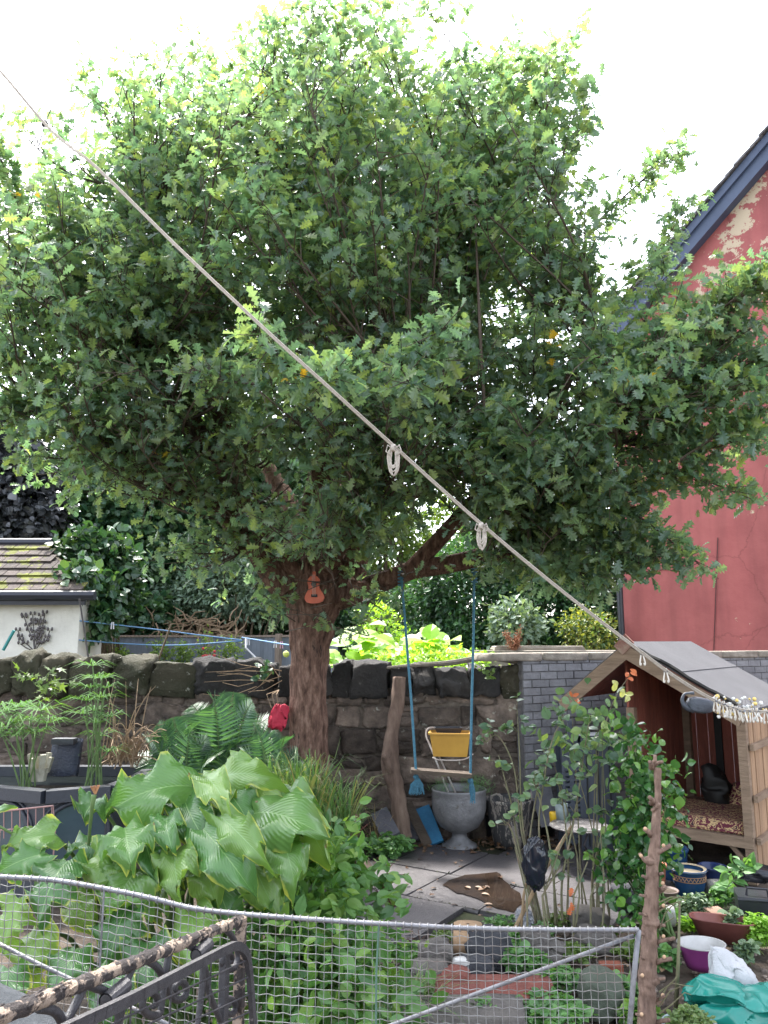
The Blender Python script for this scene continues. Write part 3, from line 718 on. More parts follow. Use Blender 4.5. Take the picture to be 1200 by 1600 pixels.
def bush(name, label, cat, blobs, n, size, mat, T=T_SIMPLE, base=None, group=None, shell=.6, droop=.25, updir=.7, nst=7, smat=None, clump=14, jit=.7, cs=.9, sr=.03):
    """blobs: (px,py,Y,rx px,rz px,ry m). leaves in clumps through the volume, limbs from the base"""
    B_ = [ell(*b) for b in blobs]
    bc = B_[0][0]
    base = Vector(base) if base is not None else V(bc[0], bc[1], -.05)
    root = thing(name, label, cat, tuple(base), group)
    vol = np.array([r[0]*r[2] for c, r in B_]); vol = vol/vol.sum()
    mb = MB(); st = MB(); ss = size*cs*2.2
    for (c, r), f in zip(B_, vol):
        m_ = max(1, int(n*f/clump)); u = unit(RNG.normal(size=(m_,3)))*(RNG.uniform(shell**3,1,(m_,1))**(1/3))
        cc = c + u*r; cc[:,2] = np.maximum(cc[:,2], base.z+.03)
        p = np.repeat(cc, clump, axis=0) + RNG.normal(size=(m_*clump,3))*ss*.42
        out = np.repeat(unit(u*np.array([1,1,1.])), clump, axis=0)
        fw = out*.8 + RNG.normal(size=p.shape)*.6 - UP*droop
        nr = out*.5 + UP*updir + RNG.normal(size=p.shape)*jit
        p[:,2] = np.maximum(p[:,2], base.z+.01)
        scatter(mb, T, p, fw, nr, size*RNG.uniform(.6,1.3,len(p)))
        for _ in range(nst):
            k = RNG.integers(0, m_); e = Vector(cc[k]); a = base + V(rnd(-.1,.1),rnd(-.1,.1),0); mid = a.lerp(e,.5)+V(0,0,.12*(e-a).length)
            pts, rr = smooth_path([a,mid,e],[sr,sr*.55,sr*.2],5); st.tube(pts, rr, 5, cap=False)
    mb.build('foliage', mat, root)
    if nst: st.build('stem', smat or m_stem, root, smooth=True)
    return root
# trees and shrubs beyond the wall
bush('background_tree','dark purplish leaved tree above the mossy roof at the left edge','tree',[(20,770,15.5,75,95,.9),(-40,700,15.5,90,70,.9)],9000,.17,m_purple,T=T_ROUND,base=(-7.6,15.5,-.05),shell=.3,sr=.1)
bush('background_tree','ivy clad tree mass rising behind the grey fence, left of the oak','tree',[(200,800,17.5,170,120,1.2),(330,780,18,150,140,1.0),(180,890,16.8,110,100,.8),(430,820,18,100,120,1.0)],34000,.17,m_ivy,T=T_ROUND,base=(-4.6,17.5,-.05),shell=.3,sr=.14)
bush('background_shrub','silvery leaved shrub arching over the grey fence','shrub',[(360,915,16.6,80,50,.4),(290,930,16.6,60,30,.3),(420,925,16.6,40,45,.3)],8000,.13,m_sil,base=(-3,16.4,-.05),shell=.4)
bush('background_shrub','dark ivy bank beside the white outbuilding','shrub',[(165,900,13.4,40,62,.4),(200,960,15.9,70,30,.4),(120,875,13.3,34,34,.3),(150,950,12.6,24,44,.2),(125,905,12.2,16,16,.1)],9000,.15,m_ivy,T=T_ROUND,base=(-5.3,15.6,-.05),shell=.3)
bush('background_tree','yellow green tree glimpsed under the crown right of the oak trunk','tree',[(600,890,20,120,120,1.2),(700,850,20,110,90,1.0),(520,800,20,110,110,1)],15000,.17,m_olive,base=(0,20,-.05),shell=.3,sr=.12)
bush('background_hedge','dense dark green hedge beyond the wall, left of the red house','hedge',[(740,930,15,110,85,.9),(860,950,14.6,100,75,.8),(930,930,14.2,60,110,.8),(830,870,15.4,140,60,.9),(640,960,15.6,90,50,.7),(700,1010,14.4,160,30,.5),(880,1015,13.8,110,25,.4)],38000,.12,m_hedge,base=(2.4,15,-.05),shell=.35,sr=.08)
bush('background_shrub','variegated yellowish shrub in front of the dark hedge','shrub',[(925,990,13.0,40,30,.4),(905,975,13.1,30,18,.3)],1800,.08,LM("varieg",[(.10,.16,.04),(.30,.30,.06),(.08,.14,.04),(.05,.10,.04)],trans=.3),base=(3.3,13,-.05))
bush('background_shrub','grey green spiky leaved bush in front of the dark hedge','shrub',[(805,975,13.4,30,28,.35)],1300,.13,m_sil,base=(2.3,13.4,-.05))
bush('background_shrub','distant pale green shrubbery behind the far fence corner','shrub',[(470,950,19,90,70,.8),(560,960,19,70,60,.8)],7000,.16,m_sil,base=(-1.6,19,-.05))
bush('background_shrub','dark shrubs filling the ground behind the dead vine stems on the grey fence','shrub',[(230,975,18.5,120,40,.5),(380,970,18.5,110,40,.5),(500,985,18.5,90,30,.5)],9000,.17,m_ivy,T=T_ROUND,base=(-3.6,18.5,-.05),shell=.1)
# sunlit large leaved plant behind wall
def bigleafplant(name, label, items, mat, Lf, base):
    root = thing(name, label, 'plant', base); mb = MB(); st = MB()
    for (x,y,Y,s_) in items:
        p = P(x,y,Y); a = V(base[0]+rnd(-.1,.1), base[1], base[2]); pts, rr = smooth_path([a, a.lerp(p,.6)+V(0,0,.1), p],[.02,.015,.01],4); st.tube(pts, rr, 5)
        for k in range(3):
            q = np.array(p)[None,:]+RNG.normal(size=(1,3))*.12
            scatter(mb, T_ROUND, q, np.array([[rnd(-.8,.8),rnd(-.8,.2),rnd(-.3,.2)]]), np.array([[rnd(-.2,.2),-.5,1]]), Lf*s_)
    mb.build('foliage', mat, root); st.build('stem', m_gstem, root); return root
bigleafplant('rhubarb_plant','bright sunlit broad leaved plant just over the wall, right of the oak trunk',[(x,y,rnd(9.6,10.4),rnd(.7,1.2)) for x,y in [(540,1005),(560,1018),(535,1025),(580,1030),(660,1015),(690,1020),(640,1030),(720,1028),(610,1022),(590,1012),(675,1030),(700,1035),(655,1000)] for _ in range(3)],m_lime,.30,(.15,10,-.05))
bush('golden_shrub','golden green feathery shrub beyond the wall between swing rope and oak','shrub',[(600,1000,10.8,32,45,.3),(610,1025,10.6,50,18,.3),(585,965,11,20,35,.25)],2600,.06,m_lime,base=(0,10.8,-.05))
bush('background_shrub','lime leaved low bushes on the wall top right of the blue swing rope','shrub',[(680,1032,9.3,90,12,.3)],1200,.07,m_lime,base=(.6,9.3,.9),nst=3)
# dry vine stems on the fence top
mb = MB()
for k in range(150):
    x = rnd(135,370); p = P(x, rnd(968,996), rnd(15.5,15.9)); pts = [p]
    d = V(rnd(-1,1),rnd(-.2,.2),rnd(-.5,.5))
    for j in range(4): d = (d+V(rnd(-.7,.7),rnd(-.3,.3),rnd(-.7,.5))).normalized(); pts.append(pts[-1]+d*.12)
    mb.tube(pts,[.018,.016,.014,.01,.006],4)
tag(mb.build('dry_vine',m_dry),'tangle of dead brown vine stems lying along the top of the grey fence','vine')
# climbing plants in a row against the fence
vine_spots = [(158,1026,9,15,'leftmost small climber against the grey fence, dark and low'),(186,1026,8,11,'small climber second from left along the grey fence'),(250,1024,11,20,'medium climber below the leaning pole on the grey fence'),(285,1024,9,18,'pale climber in the middle of the grey fence row'),(325,1022,14,32,'tall climber with red flowers on the grey fence'),(362,1024,11,26,'bright climber nearest the white fence corner post')]
m_red_fl = M("red_petal", (.5,.05,.06), rough=.6, bump=0)
for (x,y,rx,rz,lab) in vine_spots:
    r = bush('climbing_plant',lab,'plant',[(x,y,14.6,rx,rz,.1)],260+rx*14,.075,m_olive,base=tuple(V(P(x,y,14.6).x,14.6,-.05)),group='climbers along the grey fence',nst=2,clump=6)
    if 'red' in lab:
        for k in range(8): mb = MB(); mb.sphere(P(x+rnd(-9,11), y+rnd(-12,4), 14.42), .028, 6); mb.build('flower', m_red_fl, r)
# blue washing lines of the neighbour, with pegs
m_blue = M("blue_line", (.13,.27,.48), rough=.6, bump=0)
m_pegw = M("peg_white", (.65,.65,.7), rough=.5, bump=0); m_pegp = M("peg_pink", (.65,.35,.5), rough=.5, bump=0)
for (pts, lab) in [([(124,970,12.0),(170,975,12.4),(240,983,13),(310,992,13.6),(378,1000,14)],'upper blue washing line strung from the white outbuilding'),([(124,1000,12),(200,1006,12.8),(280,1008,13.4),(378,1001,14)],'lower sagging blue washing line across the grey fence'),([(378,996,14),(420,1003,12.5),(452,1008,11.5)],'short blue washing line between corner post and oak trunk')]:
    mb = MB(); q, r_ = smooth_path([P(*p) for p in pts],[.011]*len(pts),4); mb.tube(q, r_, 5); tag(mb.build('washing_line', m_blue), lab, 'washing line')
def peg(px,py,Y,lab,mat,h=.09,grp='pegs on the blue washing lines'):
    mb = MB(); p = P(px,py,Y); mb.beam(p+V(-.012,0,.02),p+V(-.02,0,-h),.014,.014); mb.beam(p+V(.012,0,.02),p+V(.02,0,-h),.014,.014)
    tag(mb.build('clothes_peg', mat), lab, 'clothes peg', grp)
peg(176,974,12.3,'white peg on the upper blue line beside the outbuilding',m_pegw); peg(430,1003,12.3,'white peg on the short blue line near the trunk',m_pegw); peg(440,1004,12.1,'pink peg on the short blue line beside the trunk',m_pegp); peg(388,1000,13.8,'white peg hanging at the fence corner post',m_pegw)
mb = MB(); mb.tube([P(402,1030,13.4),P(384,1012,13.4),P(384,998,13.5)],.016,6); tag(mb.build('white_pole',m_pegw),'white pole standing at the corner of the grey fence','pole')
mb = MB(); mb.tube([P(236,1062,9.2),P(268,975,9.2)],[.016,.012],5); tag(mb.build('line_prop',m_stem),'dark thin wooden prop leaning in front of the grey fence','pole')
mb = MB(); mb.tube([P(140,1040,8.9),P(124,935,8.9)],.010,5); tag(mb.build('thin_pole',m_art),'thin dark rod leaning against the corner of the outbuilding','pole')
mb = MB(); mb.tube([P(5,1016,9.5),P(22,985,9.5)],.02,6); tag(mb.build('broom_handle',M("teal_plastic",(.02,.22,.22),rough=.4,bump=0)),'teal tipped broom handle poking over the wall at the left edge','broom')
mb = MB(); c = P(447,1022,10.5); mb.sphere(c,.045,10); tag(mb.build('yellow_ball',M("pale_yellow",(.55,.60,.15),rough=.5,bump=0)),'pale yellow ball just above the wall left of the trunk','ball')
# rusty seed head standing on pale ledge
root = thing('dock_plant','rusty brown dock seed head on the pale ledge above the brick wall','plant',tuple(P(803,1028,9.3)))
mb = MB(); base = P(803,1021,9.5)
for k in range(9):
    e = P(803+rnd(-16,16),997+rnd(-22,12),9.5+rnd(-.1,.1)); mb.tube([base,base.lerp(e,.5),e],[.006,.005,.003],4)
    m_ = 60; t_ = RNG.uniform(.3,1,m_); pp = np.array(base)[None,:]*(1-t_[:,None])+np.array(e)[None,:]*t_[:,None]+RNG.normal(size=(m_,3))*.016
    scatter(mb,T_SIMPLE,pp,RNG.normal(size=(m_,3))+UP,RNG.normal(size=(m_,3)),.03)
mb.build('seed_head', M("rust_seed",(.34,.16,.09),(.22,.09,.05),scale=20,rough=.9,bump=.2,island=.3), root)
# old branch over the copings and leafy sprigs
mb = MB()
for pts in [[(820,1035),(760,1028),(700,1036),(640,1040),(580,1046)]]:
    q, r_ = smooth_path([P(x,y,7.95) for x,y in pts],[.03,.03,.028,.02,.01],4); mb.tube(q,r_,7)
tag(mb.build('fallen_branch',M("lichen_branch",(.22,.2,.17),(.12,.10,.08),rough=.95,bump=.5)),'grey lichen covered branch lying along the wall top beyond the swing','branch')
def sprig(name,label,cat,px,py,Y,n,spr,size,mat,T=T_ROUND,roots=None):
    c = P(px,py,Y); root = thing(name,label,cat,tuple(c)); mb = MB(); st = MB()
    for k in range(n):
        e = c + V(rnd(-1,1),rnd(-.5,.2),rnd(-.6,1))*spr; st.tube([c,c.lerp(e,.5)+V(0,0,.03),e],[.004,.003,.002],3)
        m_=5; t_=RNG.uniform(.3,1,m_); pp=np.array(c)[None,:]*(1-t_[:,None])+np.array(e)[None,:]*t_[:,None]
        scatter(mb,T,pp,RNG.normal(size=(m_,3))*[1,1,.4],RNG.normal(size=(m_,3))*.5+[0,-.5,.8],size*RNG.uniform(.6,1.2,m_))
    mb.build('foliage',mat,root); st.build('stem',m_gstem,root); return root
sprig('bramble_sprig','small leafy sprig trailing over the wall top left of the trunk','plant',415,1052,7.6,6,.14,.07,m_ivy)
sprig('vine_sprig','lobed pale green vine leaves against the mossy wall at far left','plant',60,1075,7.6,9,.32,.13,m_olive,T=T_MAPLE)
sprig('wall_fern','little green sprig rooted in a wall joint beside the rope','plant',760,1055,7.7,5,.12,.05,m_olive)
# bare twigs left of trunk on wall
mb = MB()
for k in range(13):
    a = P(rnd(395,445),rnd(1045,1075),7.6); e = a+V(rnd(-.8,-.1),rnd(-.1,.1),rnd(-.25,.2)); mb.tube([a,a.lerp(e,.5)+V(0,0,rnd(-.06,.06)),e],[.006,.004,.002],4)
tag(mb.build('dead_twigs',m_dry),'thin bare twigs hanging over the dark coping left of the trunk','twigs')
# ================================================================ POND TUB
m_pond = M("charcoal_plastic", (.035,.040,.052), (.026,.030,.04), scale=30, rough=.38, bump=.25, bscale=120)
m_win = M("porthole", (.05,.075,.09), (.035,.055,.065), scale=4, rough=.08, bump=0, spec=.6)
pc = P(72,1200,6.6); PZ = P(72,1232,6.15).z
pond = thing('raised_pond','charcoal panelled raised garden pond with round porthole windows, left of the big leaves','pond',(pc.x-.15,6.75,-.03))
def ply(h):
    pts = [(P(-130,1200,6.35).x,6.5),(P(72,1232,6.05).x,6.05),(P(172,1222,6.25).x,6.25),(P(213,1205,6.65).x,6.65),(P(213,1205,6.65).x-.02,7.2),(-4,7.2)]
    return [V(x,y,h) for x,y in pts]
def prism(mb, lo, hi):
    n=len(lo); mb.add(lo+hi,[tuple(range(n-1,-1,-1)),tuple(range(n,2*n))]+[(i,(i+1)%n,(i+1)%n+n,i+n) for i in range(n)])
def inset(pts, d):
    c = sum(pts, V(0,0,0))/len(pts); return [p+(c-p).normalized()*d*V(1,1,0).length*.7*Vector((1,1,1)).x if False else V(p.x+(c.x-p.x)*d, p.y+(c.y-p.y)*d, p.z) for p in pts]
mb = MB(); prism(mb, inset(ply(0),.02), inset(ply(PZ-.08),.02)); mb.build('body', m_pond, pond)
mb = MB(); o_ = ply(PZ); 
for i in range(len(o_)): mb.beam(o_[i]+V(0,0,-.04), o_[(i+1)%len(o_)]+V(0,0,-.04), .10, .09)
mb.build('rim', m_pond, pond)
mb = MB(); w_ = ply(PZ-.075); mb.add(inset(w_,.03),[tuple(range(len(w_)))]); mb.build('water', M("pond_water",(.01,.013,.012),rough=.04,bump=0), pond)
fl = inset(ply(0),.02)
for i, (f0, rr, zz) in enumerate([(.70,.235,.55),(.5,.24,.53)]):
    a, b = fl[i], fl[i+1]; d = (b-a).normalized(); nr = V(d.y,-d.x,0); c = a.lerp(b,f0); c.z = PZ-.34
    R = Matrix((d, V(0,0,1), nr)).transposed()
    fr = MB(); fr.tube([c+nr*.012+(d*math.cos(t_)+V(0,0,1)*math.sin(t_))*rr for t_ in np.linspace(0,2*math.pi,33)[:-1]],.018,6,closed=True)
    fr.tube([c+nr*.006+(d*math.cos(t_)+V(0,0,1)*math.sin(t_))*(rr+.035) for t_ in np.linspace(0,2*math.pi,33)[:-1]],.012,6,closed=True)
    fo = fr.build('window_frame', m_pond, pond, smooth=True)
    wn = MB(); wn.add([c+nr*.005+(d*math.cos(t_)+V(0,0,1)*math.sin(t_))*rr for t_ in np.linspace(0,2*math.pi,33)[:-1]],[tuple(range(32))]); wn.build('pane', m_win, fo)
for i in (1,2):
    p = fl[i]; mb = MB(); mb.tube([V(p.x,p.y-.005,0),V(p.x,p.y-.005,PZ-.09)],.012,6); mb.build('corner_trim', m_pond, pond)
# waterfall unit
mb = MB(); c = P(96,1170,6.75); R = Matrix.Rotation(-.25,3,'X')
mb.block((c.x,6.85,PZ+.13),(.125,.035,.16),R,rd=.12,amp=.01,nn=5); wf = thing('pond_waterfall','dark blue cascade unit pouring water at the back of the raised pond','fountain',(c.x,6.85,PZ-.05))
mb.build('spout_panel', M("wet_blue",(.03,.038,.065),(.02,.025,.045),scale=20,rough=.18,bump=.6,bscale=40,spot=(.4,.42,.5),spot_scale=26,spot_lo=.66), wf, smooth=True)
mb = MB(); mb.block((c.x,6.80,PZ+.27),(.10,.05,.025),rd=.2,amp=.02); mb.build('spout', m_pond, wf)
# pale statue
mb = MB(); c = P(63,1190,6.7); z0 = PZ-.04
mb.lathe([(.055,0),(.06,.03),(.07,.08),(.085,.11)],(c.x,6.7,z0),10,wob=.1)
for k in range(6):
    a = k*1.05; mb.beam((c.x+.06*math.cos(a),6.7+.05*math.sin(a),z0+.07),(c.x+.09*math.cos(a),6.7+.07*math.sin(a),z0+.19+.03*(k%2)),.045,.03)
tag(mb.build('stone_ornament', M("pale_stone",(.42,.40,.33),(.28,.26,.2),scale=14,rough=.9,bump=.5)),'small pale crown shaped stone ornament at the back of the pond','ornament')
# papyrus umbrella plants
def papyrus(label, px, py, Y, tops, ray_l, n_ray):
    base = P(px,py,Y); base.z = PZ-.07; root = thing('papyrus_plant',label,'plant',tuple(base),'umbrella papyrus standing in the pond'); st=MB(); lf_=MB()
    for (x,y) in tops:
        e = P(x,y,Y+rnd(-.25,.15)); a = base+V(rnd(-.07,.07),rnd(-.05,.05),0); pts,rr=smooth_path([a,a.lerp(e,.5)+V(0,0,.04),e],[.007,.006,.005],5); st.tube(pts,rr,5)
        for k in range(n_ray):
            t_=2*math.pi*k/n_ray+rnd(-.15,.15); L=ray_l*rnd(.8,1.35); d=V(math.cos(t_),math.sin(t_),rnd(.1,.5)); s_=V(-math.sin(t_),math.cos(t_),rnd(-.5,.5))*.0048
            p1=e+d*L*.5; p2=e+V(d.x*L,d.y*L,d.z*L*.2-L*.12); lf_.add([e-s_*.5,e+s_*.5,p1+s_,p1-s_,p2],[(0,1,2,3),(3,2,4)])
    st.build('stem',m_gstem,root); lf_.build('foliage',m_pap,root)
m_pap = LM("papyrus_leaf", [(.05,.12,.035),(.07,.17,.045),(.10,.19,.06)], rough=.7, trans=.3, patch=0, spec=.15)
papyrus('tall clump of umbrella papyrus right of the cascade',150,1190,6.6,[(150,1060),(140,1075),(160,1090),(148,1110),(135,1095),(165,1075),(172,1120),(155,1150),(145,1040),(130,1115),(168,1175),(150,1130),(160,1060)],.20,18)
papyrus('wide clump of umbrella papyrus at the left edge',45,1190,6.6,[(48,1125),(20,1130),(65,1110),(35,1105),(10,1110),(55,1145),(25,1150),(0,1140),(75,1130),(-10,1120)],.26,26)
# dry twig heap right of pond
root_ = MB(); b0 = P(172,1195,6.9)
for k in range(60):
    a=b0+V(rnd(-.1,.25),rnd(-.1,.1),rnd(-.02,.05)); e=P(rnd(165,262),rnd(1060,1195) if k%3==0 else rnd(1130,1200),rnd(6.5,7.3)); m1=a.lerp(e,.6)+V(0,0,rnd(.02,.14)); q,r_=smooth_path([a,m1,e],[.006,.005,.002],5); root_.tube(q,r_,4)
tag(root_.build('dry_stalks',m_dry),'arching bundle of dry straw coloured stems between pond and ferns','dry stems')
# pink wire rack near pond
m_pink = M("rusty_pink_wire",(.35,.2,.19),(.2,.12,.11),rough=.6,bump=.1)
mb=MB(); Yr=5.0
tp=[P(x,y,Yr) for x,y in [(0,1268),(83,1259),(86,1300)]]; mb.tube(tp,.006,6)
for k in range(7): x=6+k*12.5; mb.tube([P(x,1267-(x*.108),Yr),P(x,1310,Yr)],.0035,4)
mb.tube([P(0,1297,Yr),P(86,1291,Yr)],.004,4); mb.tube([P(86,1299,Yr),V(P(86,1300,Yr).x,Yr,0)],.005,5); mb.tube([P(0,1299,Yr),V(P(0,1300,Yr).x,Yr,0)],.005,5)
tag(mb.build('wire_rack',m_pink),'rusty pinkish wire rack standing before the pond portholes','rack')
# ================================================================ FERNS AND GRASSES by the wall
m_fern = LM("fern_leaf", [(.03,.08,.045),(.045,.11,.055),(.07,.15,.07)], rough=.45, trans=.25, patch=.35, pscale=6)
def fern(label, px, py, Y, fronds, size):
    base = P(px,py,Y); base.z=.2; root=thing('fern',label,'fern',tuple(base),'ferns in front of the stone wall'); lf_=MB(); st=MB()
    for (x,y) in fronds:
        e = P(x,y,Y+rnd(-.35,.2)); L=(e-base).length; pts,rr=smooth_path([base,base.lerp(e,.55)+V(0,0,.22*L),e],[.006,.004,.0015],11); st.tube(pts,rr,4)
        m_=len(pts)
        P_,F_,N_,S_=[],[],[],[]
        for j in range(int(m_*.15),m_):
            for sb in (0,.5):
                if j+1>=m_ and sb: continue
                q=pts[j].lerp(pts[min(j+1,m_-1)],sb); d=(pts[min(j+1,m_-1)]-pts[max(j-1,0)]).normalized(); t_=(j+sb)/m_
                sd_=d.cross(V(0,-.5,1)).normalized(); wl=size*math.sin(math.pi*min(1,(t_*.95+.12)))**.7
                for sg in (-1,1): P_.append(q); F_.append(sd_*sg+d*.45+V(0,0,-.12)); N_.append(d.cross(sd_)*(1 if d.cross(sd_).z>0 else -1)+Vector((rnd(-.2,.2),rnd(-.2,.2),0))); S_.append(wl*rnd(.85,1.1))
        scatter(lf_,T_PIN,np.array(P_),np.array(F_),np.array(N_),np.array(S_))
    lf_.build('frond',m_fern,root); st.build('stem',m_gstem,root)
T_PIN=_tmpl([(0,0,0),(.07,.25,.02),(0,1,-.05),(-.07,.25,.02)],[(0,1,2),(0,2,3)])
fv=[(0,0,0)]; ff=[]
for k in range(7):
    y=(k+.2)/7; w_=.075*(1-k/8)
    b=len(fv); fv+=[(0,y,0),(w_,y+.02,.01),(0,y+.1,0),(-w_,y+.02,.01)]; ff+=[(b,b+1,b+2),(b,b+2,b+3)]
T_FERN=_tmpl(fv,ff)
fern('largest dark fern left of the red bag',350,1215,7.3,[(300,1100),(330,1085),(365,1080),(395,1095),(420,1120),(285,1140),(430,1160),(345,1120),(380,1130),(320,1150),(400,1150),(360,1160)],.24)
fern('lower spreading fern at the left end of the fern bed',285,1225,7.1,[(225,1150),(245,1130),(270,1120),(300,1130),(325,1150),(210,1180),(340,1180),(260,1165),(300,1170)],.2)
fern('dark fern at the foot of the oak trunk',430,1225,7.0,[(395,1130),(420,1140),(445,1150),(465,1170),(375,1170),(480,1190),(410,1165),(440,1180)],.17)
m_grass = LM("strap_leaf", [(.05,.12,.04),(.08,.17,.05),(.12,.20,.07),(.25,.22,.10)], rough=.5, trans=.3, patch=.15, pscale=4)
def grassclump(name,label,px,py,Y,n,hgt,spread,mat,wid=.006,z0=0.0,cat='grass clump',group=None,lean=(0,0)):
    base=P(px,py,Y); base.z=z0; mb=MB()
    for k in range(n):
        a=base+V(rnd(-1,1)*spread*.35,rnd(-1,1)*spread*.3,0); t_=rnd(0,6.28); L=hgt*rnd(.5,1.1); o_=V(math.cos(t_),math.sin(t_),0)*spread*rnd(.3,1.1)+V(lean[0],lean[1],0)*L
        s_=V(-math.sin(t_+rnd(-.6,.6)),math.cos(t_),0)*wid*rnd(.6,1.3); vs=[]
        for j in range(7):
            u=j/6; p=a+o_*(u**1.6)+V(0,0,L*(u-.42*u**2.6*rnd(.9,1.3))); ww=(1-u**2)*.95+.05
            vs+= [p-s_*ww,p+s_*ww]
        mb.add(vs,[(2*j,2*j+1,2*j+3,2*j+2) for j in range(6)])
    o=mb.build(name,mat); tag(o,label,cat,group); return o
grassclump('grass_clump','long strap leaved grass clump around the oak foot',470,1290,6.5,300,1.25,.5,m_grass,.009,z0=.22)
grassclump('grass_clump','strappy grass clump right of the oak foot beside the wall',520,1310,6.4,260,1.15,.4,m_grass,.007,z0=.15)
grassclump('grass_clump','tall strap leaves below the red bag',440,1270,6.7,160,1.15,.4,m_grass,.011,z0=.24)
grassclump('dry_grass','dry straw coloured grass tuft in the fern bed',395,1230,6.8,34,.5,.2,m_drygrass:=LM("dry_grass",[(.38,.28,.14),(.30,.22,.10),(.45,.36,.2)],trans=.2,patch=0),.005)
grassclump('dry_grass','dry straw tuft at the front of the oak base',478,1250,6.4,60,1.0,.2,m_drygrass,.008,z0=.2)
grassclump('dry_grass','thin dry stems against the wall between the oak and the leaning log',590,1280,7.6,30,.62,.3,m_drygrass,.003)
# red bag on a cord
rb = thing('red_bag','crumpled red cloth bag hanging by cords left of the oak trunk','bag',tuple(P(433,1135,7.15)))
mb=MB(); c=P(435,1120,7.15); mb.block(c,(.07,.025,.09),Matrix.Rotation(.25,3,'Y'),rd=.25,amp=.22,nn=7,seed=3); mb.build('cloth',M("red_cloth",(.42,.02,.05),(.28,.012,.03),scale=10,rough=.7,bump=.4),rb,smooth=True)
mb=MB()
for dx in (-6,0,5): mb.tube([P(430+dx,1106,7.15),P(425+dx*1.4,1085,7.2),P(436,1078,7.3)],.004,4)
mb.build('cord',m_dry,rb)
# ================================================================ BIG LEAVED LILY
m_big, t, bs = _nodes('lily_leaf')
N=t.nodes; L=t.links
uv=N.new('ShaderNodeUVMap'); uv.uv_map='UVMap'; sp_=N.new('ShaderNodeSeparateXYZ'); L.new(uv.outputs[0],sp_.inputs[0])
gi=N.new('ShaderNodeNewGeometry'); rr_=ramp(t,[(0,(.055,.14,.04)),(.5,(.085,.20,.055)),(1,(.19,.31,.07))]); L.new(gi.outputs['Random Per Island'],rr_.inputs[0])
tcn=N.new('ShaderNodeTexCoord'); no=N.new('ShaderNodeTexNoise'); no.inputs['Scale'].default_value=7; no.inputs['Detail'].default_value=4; L.new(tcn.outputs['Object'],no.inputs[0])
ab=N.new('ShaderNodeMath'); ab.operation='ABSOLUTE'; L.new(sp_.outputs['X'],ab.inputs[0])
s2_=N.new('ShaderNodeMath'); s2_.operation='MULTIPLY_ADD'; L.new(no.outputs['Fac'],s2_.inputs[0]); s2_.inputs[1].default_value=.5; L.new(ab.outputs[0],s2_.inputs[2])
er=ramp(t,[(.90,(0,0,0)),(1.0,(.25,.25,.25))]); er.color_ramp.elements[0].position=.91; er.color_ramp.elements[1].position=1.0
sc1=N.new('ShaderNodeMath'); sc1.operation='MULTIPLY'; sc1.inputs[1].default_value=.77; L.new(s2_.outputs[0],sc1.inputs[0]); L.new(sc1.outputs[0],er.inputs[0])
er.color_ramp.elements[0].color=(0,0,0,1); er.color_ramp.elements[1].color=(1,1,1,1)
mx=N.new('ShaderNodeMixRGB'); L.new(er.outputs[0],mx.inputs[0]); L.new(rr_.outputs[0],mx.inputs[1]); mx.inputs[2].default_value=(.48,.50,.10,1)
# side veins sweeping to the tip
vy=N.new('ShaderNodeMath'); vy.operation='MULTIPLY_ADD'; L.new(ab.outputs[0],vy.inputs[0]); vy.inputs[1].default_value=-.55; L.new(sp_.outputs['Y'],vy.inputs[2])
wv=N.new('ShaderNodeMath'); wv.operation='MULTIPLY'; wv.inputs[1].default_value=95; L.new(vy.outputs[0],wv.inputs[0]); sn=N.new('ShaderNodeMath'); sn.operation='SINE'; L.new(wv.outputs[0],sn.inputs[0])
mid=N.new('ShaderNodeMapRange'); mid.inputs['From Max'].default_value=.035; mid.inputs['To Min'].default_value=1; mid.inputs['To Max'].default_value=0; L.new(ab.outputs[0],mid.inputs['Value'])
mx2=N.new('ShaderNodeMixRGB'); L.new(mid.outputs[0],mx2.inputs[0]); L.new(mx.outputs[0],mx2.inputs[1]); mx2.inputs[2].default_value=(.20,.34,.12,1)
nb_=N.new('ShaderNodeTexNoise'); nb_.inputs['Scale'].default_value=16; nb_.inputs['Detail'].default_value=5; L.new(tcn.outputs['Object'],nb_.inputs[0]); rb_=ramp(t,[(.71,(0,0,0)),(.73,(1,1,1))]); L.new(nb_.outputs['Fac'],rb_.inputs[0]); mb3=N.new('ShaderNodeMixRGB'); L.new(rb_.outputs[0],mb3.inputs[0]); L.new(mx2.outputs[0],mb3.inputs[1]); mb3.inputs[2].default_value=(.20,.14,.05,1); mx2=mb3
L.new(mx2.outputs[0],bs.inputs['Base Color']); bs.inputs['Roughness'].default_value=.24; bs.inputs['Specular IOR Level'].default_value=.65
bp=N.new('ShaderNodeBump'); bp.inputs['Strength'].default_value=.22; bp.inputs['Distance'].default_value=.003; L.new(sn.outputs[0],bp.inputs['Height']); L.new(bp.outputs[0],bs.inputs['Normal'])
tr=N.new('ShaderNodeBsdfTranslucent'); tm=N.new('ShaderNodeMixRGB'); tm.blend_type='MULTIPLY'; tm.inputs[0].default_value=1; L.new(mx2.outputs[0],tm.inputs[1]); tm.inputs[2].default_value=(1.8,1.8,.7,1); L.new(tm.outputs[0],tr.inputs[0])
ms=N.new('ShaderNodeMixShader'); ms.inputs[0].default_value=.25; L.new(bs.outputs[0],ms.inputs[1]); L.new(tr.outputs[0],ms.inputs[2]); L.new(ms.outputs[0],N['Material Output'].inputs[0])
